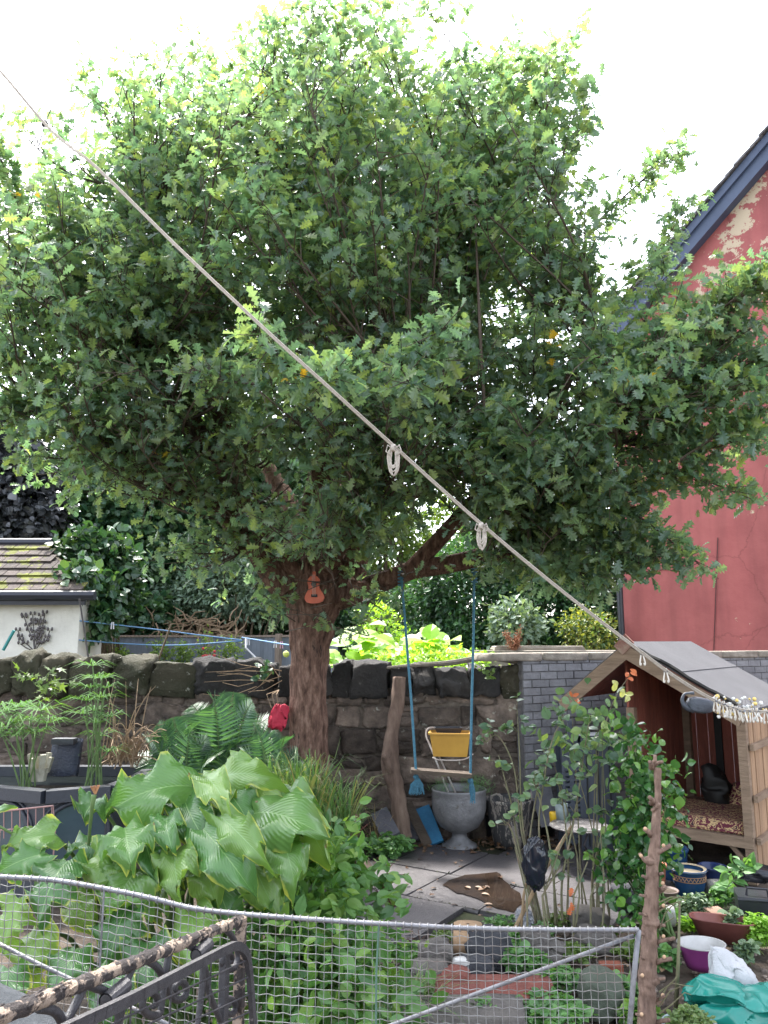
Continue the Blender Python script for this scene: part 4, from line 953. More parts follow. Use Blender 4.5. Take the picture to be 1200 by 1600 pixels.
def bigleaf(mb, a, b, wid, nrm=None, arch=.18, wave=.05, fold=.18, lobe=.22):
    a=Vector(a); b=Vector(b); d=b-a; Ln=d.length; d.normalize(); nr=Vector(nrm) if nrm is not None else V(0,-.75,.75); nr=(nr-d*nr.dot(d)).normalized(); x=d.cross(nr)
    NU,NV=18,12; vs=[]; uvs=[]; ph=rnd(0,6); k1=rnd(2.5,4); tw_=rnd(-.25,.25)
    for i in range(NU+1):
        v=i/NU
        w_= (math.sin(math.pi*min(1,(v*.86+.10)))**.75)*(1-v**5)*(1-.35*v) if v<1 else 0
        w_=max(w_,.004)
        for j in range(NV+1):
            u=-1+2*j/NV; 
            back=-lobe*Ln*(abs(u)**1.6)*max(0,1-v*4)   # lobes fall behind the stalk
            ht= arch*Ln*(4*v*(1-v))*.6 + fold*wid*.5*abs(u)**1.2 - .22*wid*abs(u)**3 + wave*wid*2*(abs(u)**2.2)*(math.sin(v*k1*4+ph+(1.5 if u>0 else 0))+.6*math.sin(v*k1*9+2*ph*u)) + tw_*wid*u*v
            vs.append(a+d*(v*Ln+back)+x*(u*w_*wid*.5)+nr*ht); uvs.append((u,v))
    fs=[]
    for i in range(NU):
        for j in range(NV): q=i*(NV+1)+j; fs.append((q,q+1,q+NV+2,q+NV+1))
    mb.add(vs,fs,uv=uvs)
LEAVES=[ # base px,py, tip px,py, width px, depth base, depth tip
 (300,1215,165,1262,100,3.9,3.7),(315,1200,362,1268,62,3.85,3.55),(335,1205,438,1208,75,4.1,3.9),(395,1258,520,1305,125,3.85,3.6),(262,1262,272,1328,58,3.7,3.5),
 (195,1280,205,1345,92,3.6,3.4),(275,1318,285,1402,84,3.6,3.4),(318,1282,402,1395,88,3.6,3.4),(345,1262,423,1345,66,3.6,3.4),(105,1332,60,1440,92,3.5,3.3),
 (85,1290,2,1318,70,3.6,3.5),(70,1320,-10,1358,62,3.5,3.4),(215,1345,170,1432,120,3.6,3.4),(205,1395,172,1505,90,3.5,3.35),(250,1215,175,1225,60,4.1,4.0),
 (30,1390,5,1480,70,3.4,3.3),(440,1300,462,1385,80,3.7,3.5),(155,1300,100,1330,60,3.75,3.6),(250,1350,255,1430,90,3.75,3.55),(120,1470,80,1560,80,3.3,3.15),
 (330,1345,370,1450,90,3.8,3.6),(60,1440,30,1540,80,3.4,3.3),(395,1330,440,1430,80,3.8,3.6),(230,1460,235,1560,95,3.4,3.2),(150,1235,130,1270,60,4.0,3.9),(430,1235,500,1250,80,4.0,3.9),(300,1410,310,1520,85,3.5,3.3),(180,1500,165,1600,90,3.2,3.1),(360,1215,320,1250,70,4.0,3.8),(470,1260,515,1340,70,3.9,3.7),(15,1500,0,1590,80,3.2,3.1),(110,1380,150,1440,70,3.6,3.5),(245,1225,215,1290,70,3.95,3.8),(290,1240,330,1320,80,3.8,3.6),(355,1225,395,1290,80,3.95,3.8),(225,1300,245,1375,75,3.7,3.5),(170,1310,150,1385,85,3.65,3.5),(420,1270,470,1330,85,3.9,3.7),(310,1330,340,1410,80,3.7,3.55),(280,1195,235,1205,70,4.15,4.1),(385,1215,445,1238,80,4.05,3.95)]
lb=G(250,1540); lb=V(-.98,3.9,0)
LEAVES=[(a,b+14,c,d+10,e,f,g) for a,b,c,d,e,f,g in LEAVES]
lily=thing('lily_plant','large clump of broad wavy edged green lily leaves behind the wire mesh fence','plant',tuple(lb))
bl=MB(); st=MB()
for i,(x0,y0,x1,y1,wd,Ya,Yb) in enumerate(LEAVES):
    a=P(x0,y0,Ya); b=P(x1,y1,Yb); wr=wd*S(x0,y0,(Ya+Yb)/2)*rnd(1.0,1.14)
    bigleaf(bl,a,b,wr,arch=rnd(.14,.32),wave=rnd(.06,.13),fold=rnd(.05,.4),nrm=(rnd(-.3,.3),-.8,.7))
    s0=lb+V(rnd(-.35,.3),rnd(-.2,.2),0); pts,rr=smooth_path([s0,s0.lerp(a,.6)+V(0,.12,.1),a],[.014,.011,.007],6); st.tube(pts,rr,6)
bl.build('foliage',m_big,lily,smooth=True); st.build('stem',m_gstem,lily,smooth=True)
# spent flower stalk
fs_=thing('spent_flower','green stalk with a withered brown flower tip rising from the lily clump','flower',tuple(P(138,1330,3.7)))
mb=MB(); q,r_=smooth_path(PP([(136,1345,3.7),(140,1300,3.65),(144,1262,3.6),(147,1242,3.6)]),[.006,.007,.009,.013],4); mb.tube(q,r_,7); mb.build('stem',m_gstem,fs_,smooth=True)
mb=MB(); c=P(149,1240,3.6)
for k in range(9): mb.tube([c,c+V(rnd(-.02,.02),rnd(-.02,.02),.035)],[.006,.003],4)
mb.build('withered_tip',M("withered",(.45,.25,.12),(.25,.1,.05),rough=.8,bump=0),fs_)
lb2=MB(); bigleaf(lb2,P(-25,1285,3.5),P(22,1258,3.4),.07); 
yo=thing('lily_leaf','small yellowing lily leaf on a long stalk at the left edge','leaf',tuple(P(0,1270,3.5)))
lb2.build('blade',m_big,yo,smooth=True); mb=MB(); mb.tube(PP([(-30,1275,3.5),(20,1303,3.55),(70,1330,3.6)]),.006,6); mb.build('stem',m_gstem,yo)
# ================================================================ SWING
SY=6.95
m_rope=M("blue_rope",(.09,.25,.35),(.05,.15,.22),scale=60,rough=.8,bump=.6,bscale=150)
m_old=M("old_wood",(.13,.10,.075),(.055,.042,.034),scale=7,rough=.95,bump=.9,bscale=25,stretch=(.3,1,1),spot=(.09,.11,.03),spot_scale=6,spot_lo=.62)
sw=thing('rope_swing','wooden plank swing on two blue ropes hanging from the oak limb','swing',tuple(P(690,1212,SY)))
mb=MB(); a=P(642,1204,SY); b=P(736,1211,SY); mb.beam(a,b,.14,.035); mb.build('seat',m_old,sw)
for pts in [[(626,890),(634,985),(643,1100),(650,1206)],[(741,885),(740,985),(737,1100),(735,1212)]]:
    mb=MB(); mb.tube([P(x,y,SY) for x,y in pts],.0115,8); x,y=pts[0]; c=P(x,y,SY)
    for k in range(5): mb.tube([c+V(.0,.0,-.02-.03*k)+V(.02*math.cos(t_),.02*math.sin(t_),0) for t_ in np.linspace(0,6.28,9)],.009,5)
    x,y=pts[-1]; c=P(x,y+8,SY); mb.sphere(c,.026,8)
    mb.build('rope',m_rope,sw)
mb=MB(); c=P(652,1216,SY)
for k in range(110): e=c+V(rnd(-.075,.06),rnd(-.05,.05),-rnd(.1,.135)); mb.tube([c+V(rnd(-.02,.02),rnd(-.02,.02),0),c.lerp(e,.5)+V(rnd(-.03,.03),0,0),e],.0035,3)
mb.build('tassel',m_rope,sw)
mb=MB(); c=P(736,1218,SY)
for k in range(22): e=c+V(rnd(-.02,.035),rnd(-.03,.03),-rnd(.12,.2)); mb.tube([c+V(rnd(-.01,.01),0,0),c.lerp(e,.5)+V(rnd(-.02,.02),0,0),e],.004,3)
mb.build('tassel',m_rope,sw)
# ================================================================ TOY GUITAR on trunk
m_or=M("orange_wood",(.48,.10,.04),(.34,.065,.028),scale=8,rough=.45,bump=.1); m_dk=M("dark_detail",(.01,.01,.01),rough=.6,bump=0)
gy=6.93; gc=P(491,922,gy); s_=S(491,922,gy)
gt=thing('toy_guitar','small orange toy guitar fixed to the oak trunk','toy guitar',tuple(gc))
out=[(0,-22),(5,-21.5),(9,-17),(10,-12),(8.5,-7),(8.5,-3),(11,2),(14.5,8),(15.5,13),(13,18),(7,20.5),(0,21)]
full=[(x,y) for x,y in out]+[(-x,y) for x,y in reversed(out[1:-1])]
tl=Matrix.Rotation(-.06,3,'Y')
def GP(x,y,d): return gc+tl@V(x*s_,d,-y*s_)
n=len(full); mb=MB(); mb.add([GP(x,y,-.02) for x,y in full]+[GP(x,y,.03) for x,y in full],[tuple(range(n-1,-1,-1)),tuple(range(n,2*n))]+[(i,(i+1)%n,(i+1)%n+n,i+n) for i in range(n)])
mb.build('body',m_or,gt)
mb=MB(); mb.add([GP(4.2*math.cos(a),-9+4.2*math.sin(a),-.023) for a in np.linspace(2*math.pi,0,17)[:-1]],[tuple(range(16))]); mb.build('sound_hole',m_dk,gt)
mb=MB(); mb.box(GP(0,9,-.024),(4.8*s_,.006,2.2*s_)); mb.build('bridge',m_dk,gt)
mb=MB(); mb.box(GP(1,-24,.005),(2.4*s_,.012,5*s_)); mb.build('neck',m_or,gt)
mb=MB()
for k in range(4): mb.tube([GP(-2.4+k*1.6,9,-.032),GP(-2+k*1.4,-24,-.026)],.0012,3)
mb.build('strings',M("string",(.6,.55,.5),rough=.4,bump=0),gt)
# ================================================================ LEANING LOG, planks, urn, buckets
m_log=M("weathered_log",(.19,.13,.10),(.08,.05,.038),scale=8,rough=.95,bump=1,bscale=20,c3=(.30,.22,.17),stretch=(1,1,.2))
mb=MB(); gnarly(mb,PP([(630,1308,7.6),(624,1262,7.62),(617,1225,7.65),(610,1190,7.65),(613,1140,7.7),(622,1095,7.75),(624,1058,7.78)]),[.085,.075,.078,.085,.062,.066,.06],n=22,amp=.09)
gnarly(mb,PP([(612,1205,7.6),(603,1188,7.55),(600,1180,7.5)]),[.05,.035,.02],n=10,amp=.1)
tag(mb.build('leaning_log',m_log,smooth=True),'weathered bare log leaning upright against the stone wall left of the swing','log')
def plank(name,label,cat,a,b,w_,h_,mat,grp=None):
    mb=MB(); mb.beam(a,b,w_,h_,up=(0,-1,.4)); return tag(mb.build(name,mat),label,cat,grp)
m_bp=M("blue_paint",(.03,.17,.32),(.02,.11,.22),scale=9,rough=.6,bump=.4,spot=(.25,.27,.28),spot_scale=9,spot_lo=.68); m_gs=M("grey_slate_slab",(.12,.12,.14),(.07,.07,.085),scale=6,rough=.7,bump=.5)
def onfl(px,py): g=G(px,py,.02); return g
a=onfl(682,1318); plank('blue_plank','blue painted board leaning beside the metal urn','board',a,P(660,1262,a.y+.25),.14,.035,m_bp)
a=onfl(668,1320); plank('grey_plank','thin grey board leaning left of the blue board','board',a,P(637,1255,a.y+.25),.09,.03,m_old)
a=onfl(655,1312); plank('slate_slab','dark slate slab standing between log and grey board','slab',a,P(640,1248,a.y+.3),.14,.03,m_gs)
a=onfl(628,1305); plank('slate_slab','pale grey slate slab leaning on the wall left of the log','slab',P(612,1308,7.45),P(592,1268,7.7),.17,.03,m_gs)
# urn
m_pewter=M("pewter",(.27,.27,.28),(.15,.15,.16),scale=6,rough=.5,metallic=.45,bump=.5,bscale=10,spot=(.13,.12,.11),spot_scale=5,spot_lo=.64)
ub=G(718,1322); us=S(718,1290,ub.y)
urn=thing('metal_urn','dented grey metal urn on a pedestal foot planted with feathery greenery','urn',tuple(ub))
mb=MB(); mb.lathe([(28*us,0),(27*us,3*us),(18*us,8*us),(12*us,14*us),(11*us,20*us),(18*us,23*us),(30*us,30*us),(38*us,42*us),(42*us,56*us),(43*us,72*us),(42*us,82*us),(43.5*us,85*us),(42*us,87*us),(39*us,83*us),(38.5*us,74*us)],ub,32,wob=.015)
mb.build('bowl',m_pewter,urn,smooth=True)
mb=MB(); mb.lathe([(0.001,74*us),(39*us,74*us)],ub,24); mb.build('soil',m_soil,urn)
m_feath=LM("feathery",[(.07,.17,.06),(.10,.22,.08),(.14,.28,.10)],rough=.5,trans=.3,patch=.2,pscale=6)
for nm,c_,r_,n_ in [('feathery_plant',(690,1244),18,200),('feathery_plant',(745,1238),24,520)]:
    tp=ub+V((c_[0]-718)*us,-.03,80*us); mb=MB()
    P_=np.array(tp)[None,:]+RNG.normal(size=(n_,3))*[r_*us*.5,.07,.02]+UP*RNG.uniform(0,r_*us*.9,(n_,1)); scatter(mb,T_FERN,P_,RNG.normal(size=(n_,3))*[1,1,.5]+[0,0,.8],RNG.normal(size=(n_,3))*.5+[0,-.5,1],.05)
    tag(mb.build(nm,m_feath),'low feathery seedling at the left rim of the metal urn' if r_==18 else 'taller feathery fern like plant at the right rim of the metal urn','plant')
# yellow tub on white wire chair
m_yw=M("yellow_plastic",(.48,.27,.045),(.36,.19,.03),scale=3,rough=.45,bump=.08,spot=(.38,.22,.05),spot_scale=6,spot_lo=.66); m_wm=M("white_metal",(.6,.58,.55),(.4,.3,.25),scale=12,rough=.5,bump=.2)
ty=7.55
def frustum(mb,c,w0,d0,w1,d1,h,th=.012,R=None):
    R=R or Matrix.Identity(3)
    def ring(w_,d_,z): return [Vector(c)+R@V(sx*w_/2,sy*d_/2,z) for sx,sy in ((-1,-1),(1,-1),(1,1),(-1,1))]
    rs=[ring(w0,d0,0),ring(w1,d1,h),ring(w1-2*th,d1-2*th,h),ring(w0-2*th,d0-2*th,th)]
    vs=sum(rs,[]); fs=[(3,2,1,0)]
    for k in range(3):
        for i in range(4): fs.append((k*4+i,k*4+(i+1)%4,k*4+4+(i+1)%4,k*4+4+i))
    fs.append((12,13,14,15)); mb.add(vs,fs)
tb=P(704,1180,ty); us2=S(704,1170,ty)
tub=thing('yellow_tub','mustard yellow plastic tub propped on the white wire frame by the wall','tub',tuple(tb))
mb=MB(); frustum(mb,tb,52*us2,.20,62*us2,.24,34*us2,R=Matrix.Rotation(-.12,3,'Z')); mb.build('body',m_yw,tub)
mb=MB(); Rr=Matrix.Rotation(-.12,3,'Z'); hw,hd_=32*us2,.125; cr=[tb+Rr@V(sx*hw,sy*hd_,34*us2) for sx,sy in ((-1,-1),(1,-1),(1,1),(-1,1))]
for i in range(4): mb.beam(cr[i],cr[(i+1)%4],.02,.018)
mb.build('rim',m_yw,tub)
mb=MB(); frustum(mb,tb+V(-.02,0,34*us2),.22,.12,.26,.15,.05); tag(mb.build('seed_tray',m_black),'black seed tray resting on top of the yellow tub','tray')
wc=thing('wire_chair','white bent tube chair frame leaning on the wall under the yellow tub','chair frame',tuple(P(700,1200,ty+.1)))
mb=MB(); q,r_=smooth_path(PP([(706,1252,7.8),(695,1225,7.7),(682,1190,7.5),(672,1165,7.55),(666,1150,7.6),(668,1139,7.65),(680,1137,7.7),(700,1140,7.72)]),[.009]*8,4); mb.tube(q,r_,7)
q,r_=smooth_path(PP([(718,1252,7.8),(704,1222,7.7),(690,1190,7.6),(676,1160,7.55)]),[.009]*4,4); mb.tube(q,r_,7); mb.build('frame',m_wm,wc,smooth=True)
mb=MB(); q,r_=smooth_path([tb+V(-.18,-.14,.0),tb+V(-.12,-.15,-.02),tb+V(.1,-.15,-.02),tb+V(.2,-.13,.03)],[.006]*4,3); mb.tube(q,r_,6); mb.build('seat_rail',m_wm,wc,smooth=True)
# bucket
m_bk=M("scuffed_rubber",(.05,.048,.05),(.03,.03,.032),scale=8,rough=.7,bump=.4,spot=(.26,.23,.2),spot_scale=9,spot_lo=.50,stretch=(2,2,.5))
kb=G(797,1322); ks=S(797,1290,kb.y)
bkt=thing('rubber_bucket','scuffed black rubber bucket with a loop handle right of the metal urn','bucket',tuple(kb))
mb=MB(); mb.lathe([(24*ks,0),(28*ks,20*ks),(33*ks,50*ks),(36*ks,66*ks),(38*ks,70*ks),(36*ks,72*ks),(34*ks,68*ks),(28*ks,30*ks),(.01,26*ks)],kb,28,wob=.02); mb.build('body',m_bk,bkt,smooth=True)
mb=MB(); 
mb.tube([kb+V(-22*ks+x*ks,-.0-.12,70*ks+z*ks) for x,z in [(-9,-2),(-8,8),(0,11),(8,8),(9,-2)]],.010,6); mb.tube([kb+V(34*ks,x*ks,70*ks+z*ks) for x,z in [(-9,-2),(-8,8),(0,11),(8,8),(9,-2)]],.010,6)
mb.build('handle',M("bucket_rim",(.2,.18,.16),rough=.8,bump=.2),bkt,smooth=True)
# dark pots behind bucket
for (x,y,r_,lab) in [(775,1300,18,'small black pot in shadow between urn and bucket'),(845,1296,26,'black tub half hidden behind the rose canes')]:
    g=G(x,y+8); s1_=S(x,y,g.y); mb=MB(); mb.lathe([(r_*.8*s1_,0),(r_*s1_,r_*1.8*s1_),(r_*1.08*s1_,r_*1.9*s1_),(r_*.9*s1_,r_*1.8*s1_),(r_*.8*s1_,r_*1.4*s1_),(.01,r_*1.4*s1_)],g,20); tag(mb.build('plant_pot',m_black,smooth=True),lab,'pot')
# slotted panel / dark cabinet beside the brick wall
m_cab=M("blue_grey_plastic",(.045,.055,.075),(.03,.038,.055),scale=5,rough=.5,bump=.2)
ca=G(882,1335); cz=P(905,1160,ca.y).z
cab=thing('storage_cabinet','dark blue grey slatted cabinet standing beside the brick wall behind the roses','cabinet',(ca.x+.2,ca.y+.2,0))
cy=7.35; x0=P(880,1200,cy).x; x1=P(962,1200,cy).x; zt=P(920,1150,cy).z
mb=MB(); mb.box(((x0+.17+x1)/2,cy+.17,zt/2),((x1-x0-.17)/2,.15,zt/2)); mb.build('door_panel',m_cab,cab)
mb=MB()
for k in range(26):
    z=.1+k*.045
    if z<zt-.1: mb.box((x0+.08,cy+.03,z),(.075,.012,.013))
mb.box((x0+.004,cy+.03,zt/2),(.012,.02,zt/2)); mb.box((x0+.158,cy+.03,zt/2),(.012,.02,zt/2)); mb.box((x0+.08,cy+.03,zt-.03),(.09,.02,.03)); mb.box((x0+.08,cy+.3,zt/2),(.08,.01,zt/2-.03))
mb.box((x0+.08,cy+.03,.62),(.02,.013,.55))
mb.build('vent_grille',m_cab,cab)
for i in range(3): 
    mb=MB(); mb.box((x0+.17+(x1-x0-.17)*(i+.5)/3,cy+.014,zt/2),(.004,.006,zt/2-.06)); mb.build('door_seam',m_dk,cab)
# little things leaning behind canes
mb=MB(); a=G(855,1310,.02); mb.beam(P(862,1290,7.5),P(838,1215,7.75),.2,.02,up=(0,-1,.3)); tag(mb.build('dark_board',m_gs),'dark board leaning on the brick wall behind the rose canes','board')
mb=MB(); c=P(868,1278,7.2); mb.lathe([(.05,0),(.055,.1),(.05,.11),(.01,.11)],(c.x,c.y,c.z-.06),12); tag(mb.build('yellow_bottle',M("bright_yellow",(.7,.45,.02),rough=.4,bump=0),smooth=True),'bright yellow container on the glass table behind the roses','bottle')
mb=MB(); c=P(877,1270,7.15); mb.lathe([(.045,0),(.06,.14),(.058,.14),(.04,.01)],(c.x,c.y,c.z-.06),14); tag(mb.build('glass_jar',M("pale_jar",(.25,.3,.3),rough=.15,bump=0),smooth=True),'pale glass jar beside the yellow container on the round table','jar')
# round wire table
tc_=P(905,1290,6.95); tt=thing('garden_table','round patterned table top on thin wire legs behind the rose canes','table',(tc_.x,tc_.y,0))
s3=S(905,1290,6.95)
mb=MB(); mb.lathe([(.01,-.012),(44*s3,-.012),(46*s3,0),(44*s3,.012),(.01,.010)],tc_,30); mb.build('table_top',M("cracked_glass",(.16,.15,.15),(.06,.055,.06),scale=14,rough=.3,bump=.5,spot=(.35,.34,.33),spot_scale=14,spot_lo=.56),tt,smooth=False)
for k in range(3):
    t_=k*2.1+.4; mb=MB(); mb.tube([tc_+V(.12*math.cos(t_),.12*math.sin(t_),-.01),V(tc_.x+.04*math.cos(t_),tc_.y+.04*math.sin(t_),tc_.z*.5),V(tc_.x+.2*math.cos(t_),tc_.y+.2*math.sin(t_),0)],.009,6); mb.build('leg',m_art,tt)
# ================================================================ PLAYHOUSE
m_tim=M("larch_board",(.40,.255,.155),(.25,.155,.095),scale=5,rough=.8,bump=.5,bscale=14,island=.12,stretch=(4,4,.35),spot=(.12,.07,.05),spot_scale=5,spot_lo=.72)
m_timh=M("larch_beam",(.30,.215,.15),(.18,.125,.088),scale=5,rough=.85,bump=.5,bscale=14,stretch=(.6,.6,4))
m_redw=M("red_stained_board",(.32,.10,.07),(.19,.062,.045),scale=5,rough=.8,bump=.4,island=.14,stretch=(4,4,.4))
m_felt=M("grey_roof_felt",(.088,.090,.098),(.066,.068,.075),scale=2.6,rough=.8,bump=.3,bscale=60)
C0=V(2.16,7.05,0); C1=V(2.93,6.43,0); fd=(C1-C0); FW=fd.length; fd.normalize(); bd=V(-fd.y,fd.x,0); DP=1.55
if bd.y<0: bd=-bd
ph_=thing('playhouse','open fronted wooden shelter with a grey felt pitched roof and a cushioned bench','playhouse',tuple((C0+C1)/2))
zE=1.34; mid_=(C0+C1)/2
apx=onplane(988,1012,mid_,-bd); zR=apx.z
ev0=onplane(893,1092,mid_,-bd); ev1=onplane(1162,1112,mid_,-bd)
ua=(apx-C0).dot(fd); uL=(ev0-C0).dot(fd); uR=(ev1-C0).dot(fd); zL,zRr=ev0.z,ev1.z
def PH(u,v,z): p=C0+fd*u+bd*v; return V(p.x,p.y,z)
OV=.14
# roof slabs
def roofslab(mb,ux,zx,z_off,th):
    a=PH(ua,-OV,zR+z_off); b=PH(ux,-OV,zx+z_off); c=PH(ux,DP+.1,zx+z_off); d=PH(ua,DP+.1,zR+z_off)
    up=V(0,0,th); mb.add([a,b,c,d,a+up,b+up,c+up,d+up],[(0,1,2,3),(7,6,5,4),(0,4,5,1),(1,5,6,2),(2,6,7,3),(3,7,4,0)])
mb=MB(); roofslab(mb,uR+.05,zRr-.04,.035,.02); roofslab(mb,uL-.03,zL-.03,.036,.02); mb.build('roof',m_felt,ph_)
mb=MB()
for f_ in (.45,):
    a=PH(ua+(uR+.05-ua)*f_,-OV-.003,zR+(zRr-.04-zR)*f_+.059); b=PH(ua+(uR+.05-ua)*f_,DP+.1,zR+(zRr-.04-zR)*f_+.059); sl_=(PH(uR,0,zRr)-PH(ua,0,zR)).normalized(); mb.beam(a,b,.04,.004,up=(b-a).normalized().cross(sl_))
mb.build('felt_lap',m_felt,ph_)
mb=MB(); roofslab(mb,uR+.02,zRr-.015,.0,.03); roofslab(mb,uL,zL,.001,.03); mb.build('roof_board',m_redw,ph_)
for nm,ux,zx in (('bargeboard',uR+.02,zRr-.02),('bargeboard',uL-.02,zL-.02)):
    mb=MB(); mb.beam(PH(ua,-OV-.02-(.003 if ux>0 else 0),zR-.035),PH(ux,-OV-.02,zx-.035),.025,.11,up=(0,0,1)); mb.build(nm,m_timh,ph_)
# mossy roof front edge
mb=MB(); q=[PH(ua+(uR-ua)*k/12,-OV-.01+rnd(-.01,.01),zR+(zRr-zR)*k/12+.055+rnd(-.006,.012)) for k in range(13)]; mb.tube(q,[.016]*13,5); mb.build('felt_edge',m_dk,ph_)
# finial diamond
mb=MB(); mb.box(PH(ua,-OV-.05,zR+.03),(.055,.01,.075),Matrix((fd,bd,V(0,0,1))).transposed()@Matrix.Rotation(.785,3,'Y')); mb.build('finial',M("carved_red_wood",(.22,.07,.06),(.35,.26,.2),scale=14,rough=.8,bump=.5),ph_)
RF=Matrix((fd,bd,V(0,0,1))).transposed()
def pbox(mb,u0,u1,v0,v1,z0,z1): mb.box(PH((u0+u1)/2,(v0+v1)/2,(z0+z1)/2),(abs(u1-u0)/2,abs(v1-v0)/2,abs(z1-z0)/2),RF)
for u in (0,FW-.07):
    mb=MB(); pbox(mb,u,u+.07,0,.07,0,1.31); mb.build('post',m_timh,ph_)
for u in (0.002,FW-.072): mb=MB(); pbox(mb,u,u+.07,DP-.07,DP,0,1.31); mb.build('post',m_timh,ph_)
# back wall boards and left wall
mb=MB(); k=0; u=.0
while u<FW-.02:
    zt_=zR-(abs(u+.05-ua)/(uR-ua)*(zR-zRr) if u+.05>ua else (ua-u)/(ua-uL)*(zR-zL))+.01; pbox(mb,u+.003,min(u+.112,FW)-.002,DP,DP+.018+.003*(k%2),.1,zt_); u+=.115; k+=1
mb.build('back_wall',m_redw,ph_)
mb=MB(); v=.07
zlw=zR-(ua)/(ua-uL)*(zR-zL)
while v<DP-.1: pbox(mb,-.02,.0,v+.002,v+.11,.1,zlw); v+=.114
mb.build('left_wall',m_redw,ph_)
mb=MB(); pbox(mb,0.30,.37,DP-.03,DP-.002,.1,1.5); mb.build('back_batten',m_dk,ph_)
# right wall: vertical boards with battens
mb=MB(); v=.07; k=0
while v<DP-.08: pbox(mb,FW-.012-.004*(k%2),FW+.006+.006*(k%2),v+.002,v+.118,.06,1.3); v+=.122; k+=1
mb.build('right_wall',m_tim,ph_)
for z in (.30,.62,1.02):
    mb=MB(); pbox(mb,FW+.014,FW+.045,.03,DP,z,z+.05); mb.build('batten',m_timh,ph_)
mb=MB(); pbox(mb,.0,FW,-.012,.028,.27,.35); mb.build('bench_rail',m_timh,ph_)
mb=MB(); pbox(mb,.07,FW-.07,.03,DP-.1,.32,.35); mb.build('bench_seat',m_timh,ph_)
mb=MB(); mb.beam(PH(FW-.20,.05,.28),PH(FW-.05,.05,.12),.025,.035); mb.build('brace',m_timh,ph_)
# cushion with woven pattern
m_cu,t,bs=_nodes('woven_cushion'); N=t.nodes; L=t.links
tcn=N.new('ShaderNodeTexCoord'); vo=N.new('ShaderNodeTexVoronoi'); vo.inputs['Scale'].default_value=15; vo.feature='DISTANCE_TO_EDGE'; nn_=N.new('ShaderNodeTexNoise'); nn_.inputs['Scale'].default_value=16; nn_.inputs['Distortion'].default_value=2.5; L.new(tcn.outputs['Object'],nn_.inputs[0])
rp_=ramp(t,[(0,(.10,.015,.03)),(.47,(.13,.02,.035)),(.50,(.45,.32,.16)),(.58,(.4,.27,.14)),(.6,(.05,.02,.03))],'CONSTANT'); L.new(nn_.outputs['Fac'],rp_.inputs[0]); L.new(rp_.outputs[0],bs.inputs['Base Color']); bs.inputs['Roughness'].default_value=.9; N.remove(vo)
mb=MB(); mb.block(PH(FW*.55,.45,.40),(FW*.42,.40,.05),RF,rd=.18,amp=.04,nn=8); tag(mb.build('bench_cushion',m_cu,smooth=True),'maroon and gold patterned seat cushion on the playhouse bench','cushion')
mb=MB(); mb.block(PH(FW*.78,.85,.50),(.2,.06,.13),RF@Matrix.Rotation(-.4,3,'X'),rd=.4,amp=.1,nn=7); tag(mb.build('throw_cushion',m_cu,smooth=True),'dark patterned cushion leaning at the back of the playhouse bench','cushion')
mb=MB(); mb.block(PH(FW*.5,.8,.56),(.12,.1,.16),RF,rd=.6,amp=.15,nn=7); tag(mb.build('dark_bundle',m_dk,smooth=True),'black bundle on the playhouse bench in deep shadow','bundle')
# grey teapot shaped hanging ornament
hb=thing('hanging_kettle','dark grey kettle with a curled handle hanging from the right bargeboard of the playhouse','kettle',tuple(P(1100,1098,6.2)))
hy=6.08; hsz=S(1095,1098,hy)
def K(x,y,dy=0): return P(1080+x,1097+y,hy+dy)
m_ket=M("grey_tin",(.07,.08,.10),(.04,.045,.06),scale=9,rough=.45,bump=.3)
mb=MB(); mb.block(K(14,5),(21*hsz,.05,12*hsz),Matrix.Rotation(.12,3,'Y'),rd=.75,amp=.06,nn=8); mb.build('body',m_ket,hb,smooth=True)
mb=MB(); q,r_=smooth_path([K(4,12),K(-8,8),K(-14,-2),K(-11,-12),K(-4,-14),K(4,-14)],[.028,.022,.014,.010,.010,.014],4); mb.tube(q,r_,8); mb.build('handle',m_ket,hb,smooth=True)
mb=MB(); q,r_=smooth_path([K(26,0),K(36,-4),K(40,-10)],[.03,.02,.012],4); mb.tube(q,r_,8); mb.build('spout',m_ket,hb,smooth=True)
# ================================================================ POTS AND CLUTTER BY THE PLAYHOUSE
def pot(name,label,cat,px,py,rpx,hpx,mat,soilf=.85,taper=.78,rim=True,z0=0.0,soilmat=None,glz=None,inner=None):
    g=G(px,py,z0); s1_=S(px,py,g.y); r=rpx*s1_; h=hpx*s1_*1.05; root=thing(name,label,cat,tuple(g))
    prof=[(r*taper*.92,0),(r*taper,h*.03),(r*(taper+(1-taper)*.6),h*.5),(r*.97,h*.88)]+([(r*1.05,h*.9),(r*1.07,h*.97),(r*1.04,h)] if rim else [(r,h)])+[(r*.94,h*.985),(r*.9,h*soilf),(.005,h*soilf)]
    mb=MB(); mb.lathe(prof,g,30); mb.build('body',mat,root,smooth=True)
    mb=MB(); mb.lathe([(r*.905,h*soilf),(.006,h*soilf+.008)],g+V(0,0,.003),24); mb.build('inside',soilmat or m_soil,root)
    return root,g,r,h
m_bg=M("blue_glaze",(.02,.07,.17),(.012,.04,.10),scale=3,rough=.15,bump=.03); m_nb=M("navy_glaze",(.02,.035,.11),(.015,.025,.08),scale=3,rough=.18,bump=.03); m_cream=M("cream_glaze",(.42,.36,.26),(.3,.25,.18),rough=.3,bump=.05)
m_tc=M("terracotta",(.36,.13,.07),(.26,.09,.05),scale=6,rough=.8,bump=.3); m_grey=M("taupe_plastic",(.20,.15,.13),(.15,.11,.10),rough=.6,bump=.1)
r_,g_,rr_0,hh_0=pot('glazed_pot','blue glazed pot with a cream rim and a brown frieze below the bench','pot',1078,1398,26,38,m_bg,soilf=.8,taper=.85,soilmat=m_cream)
mb=MB()
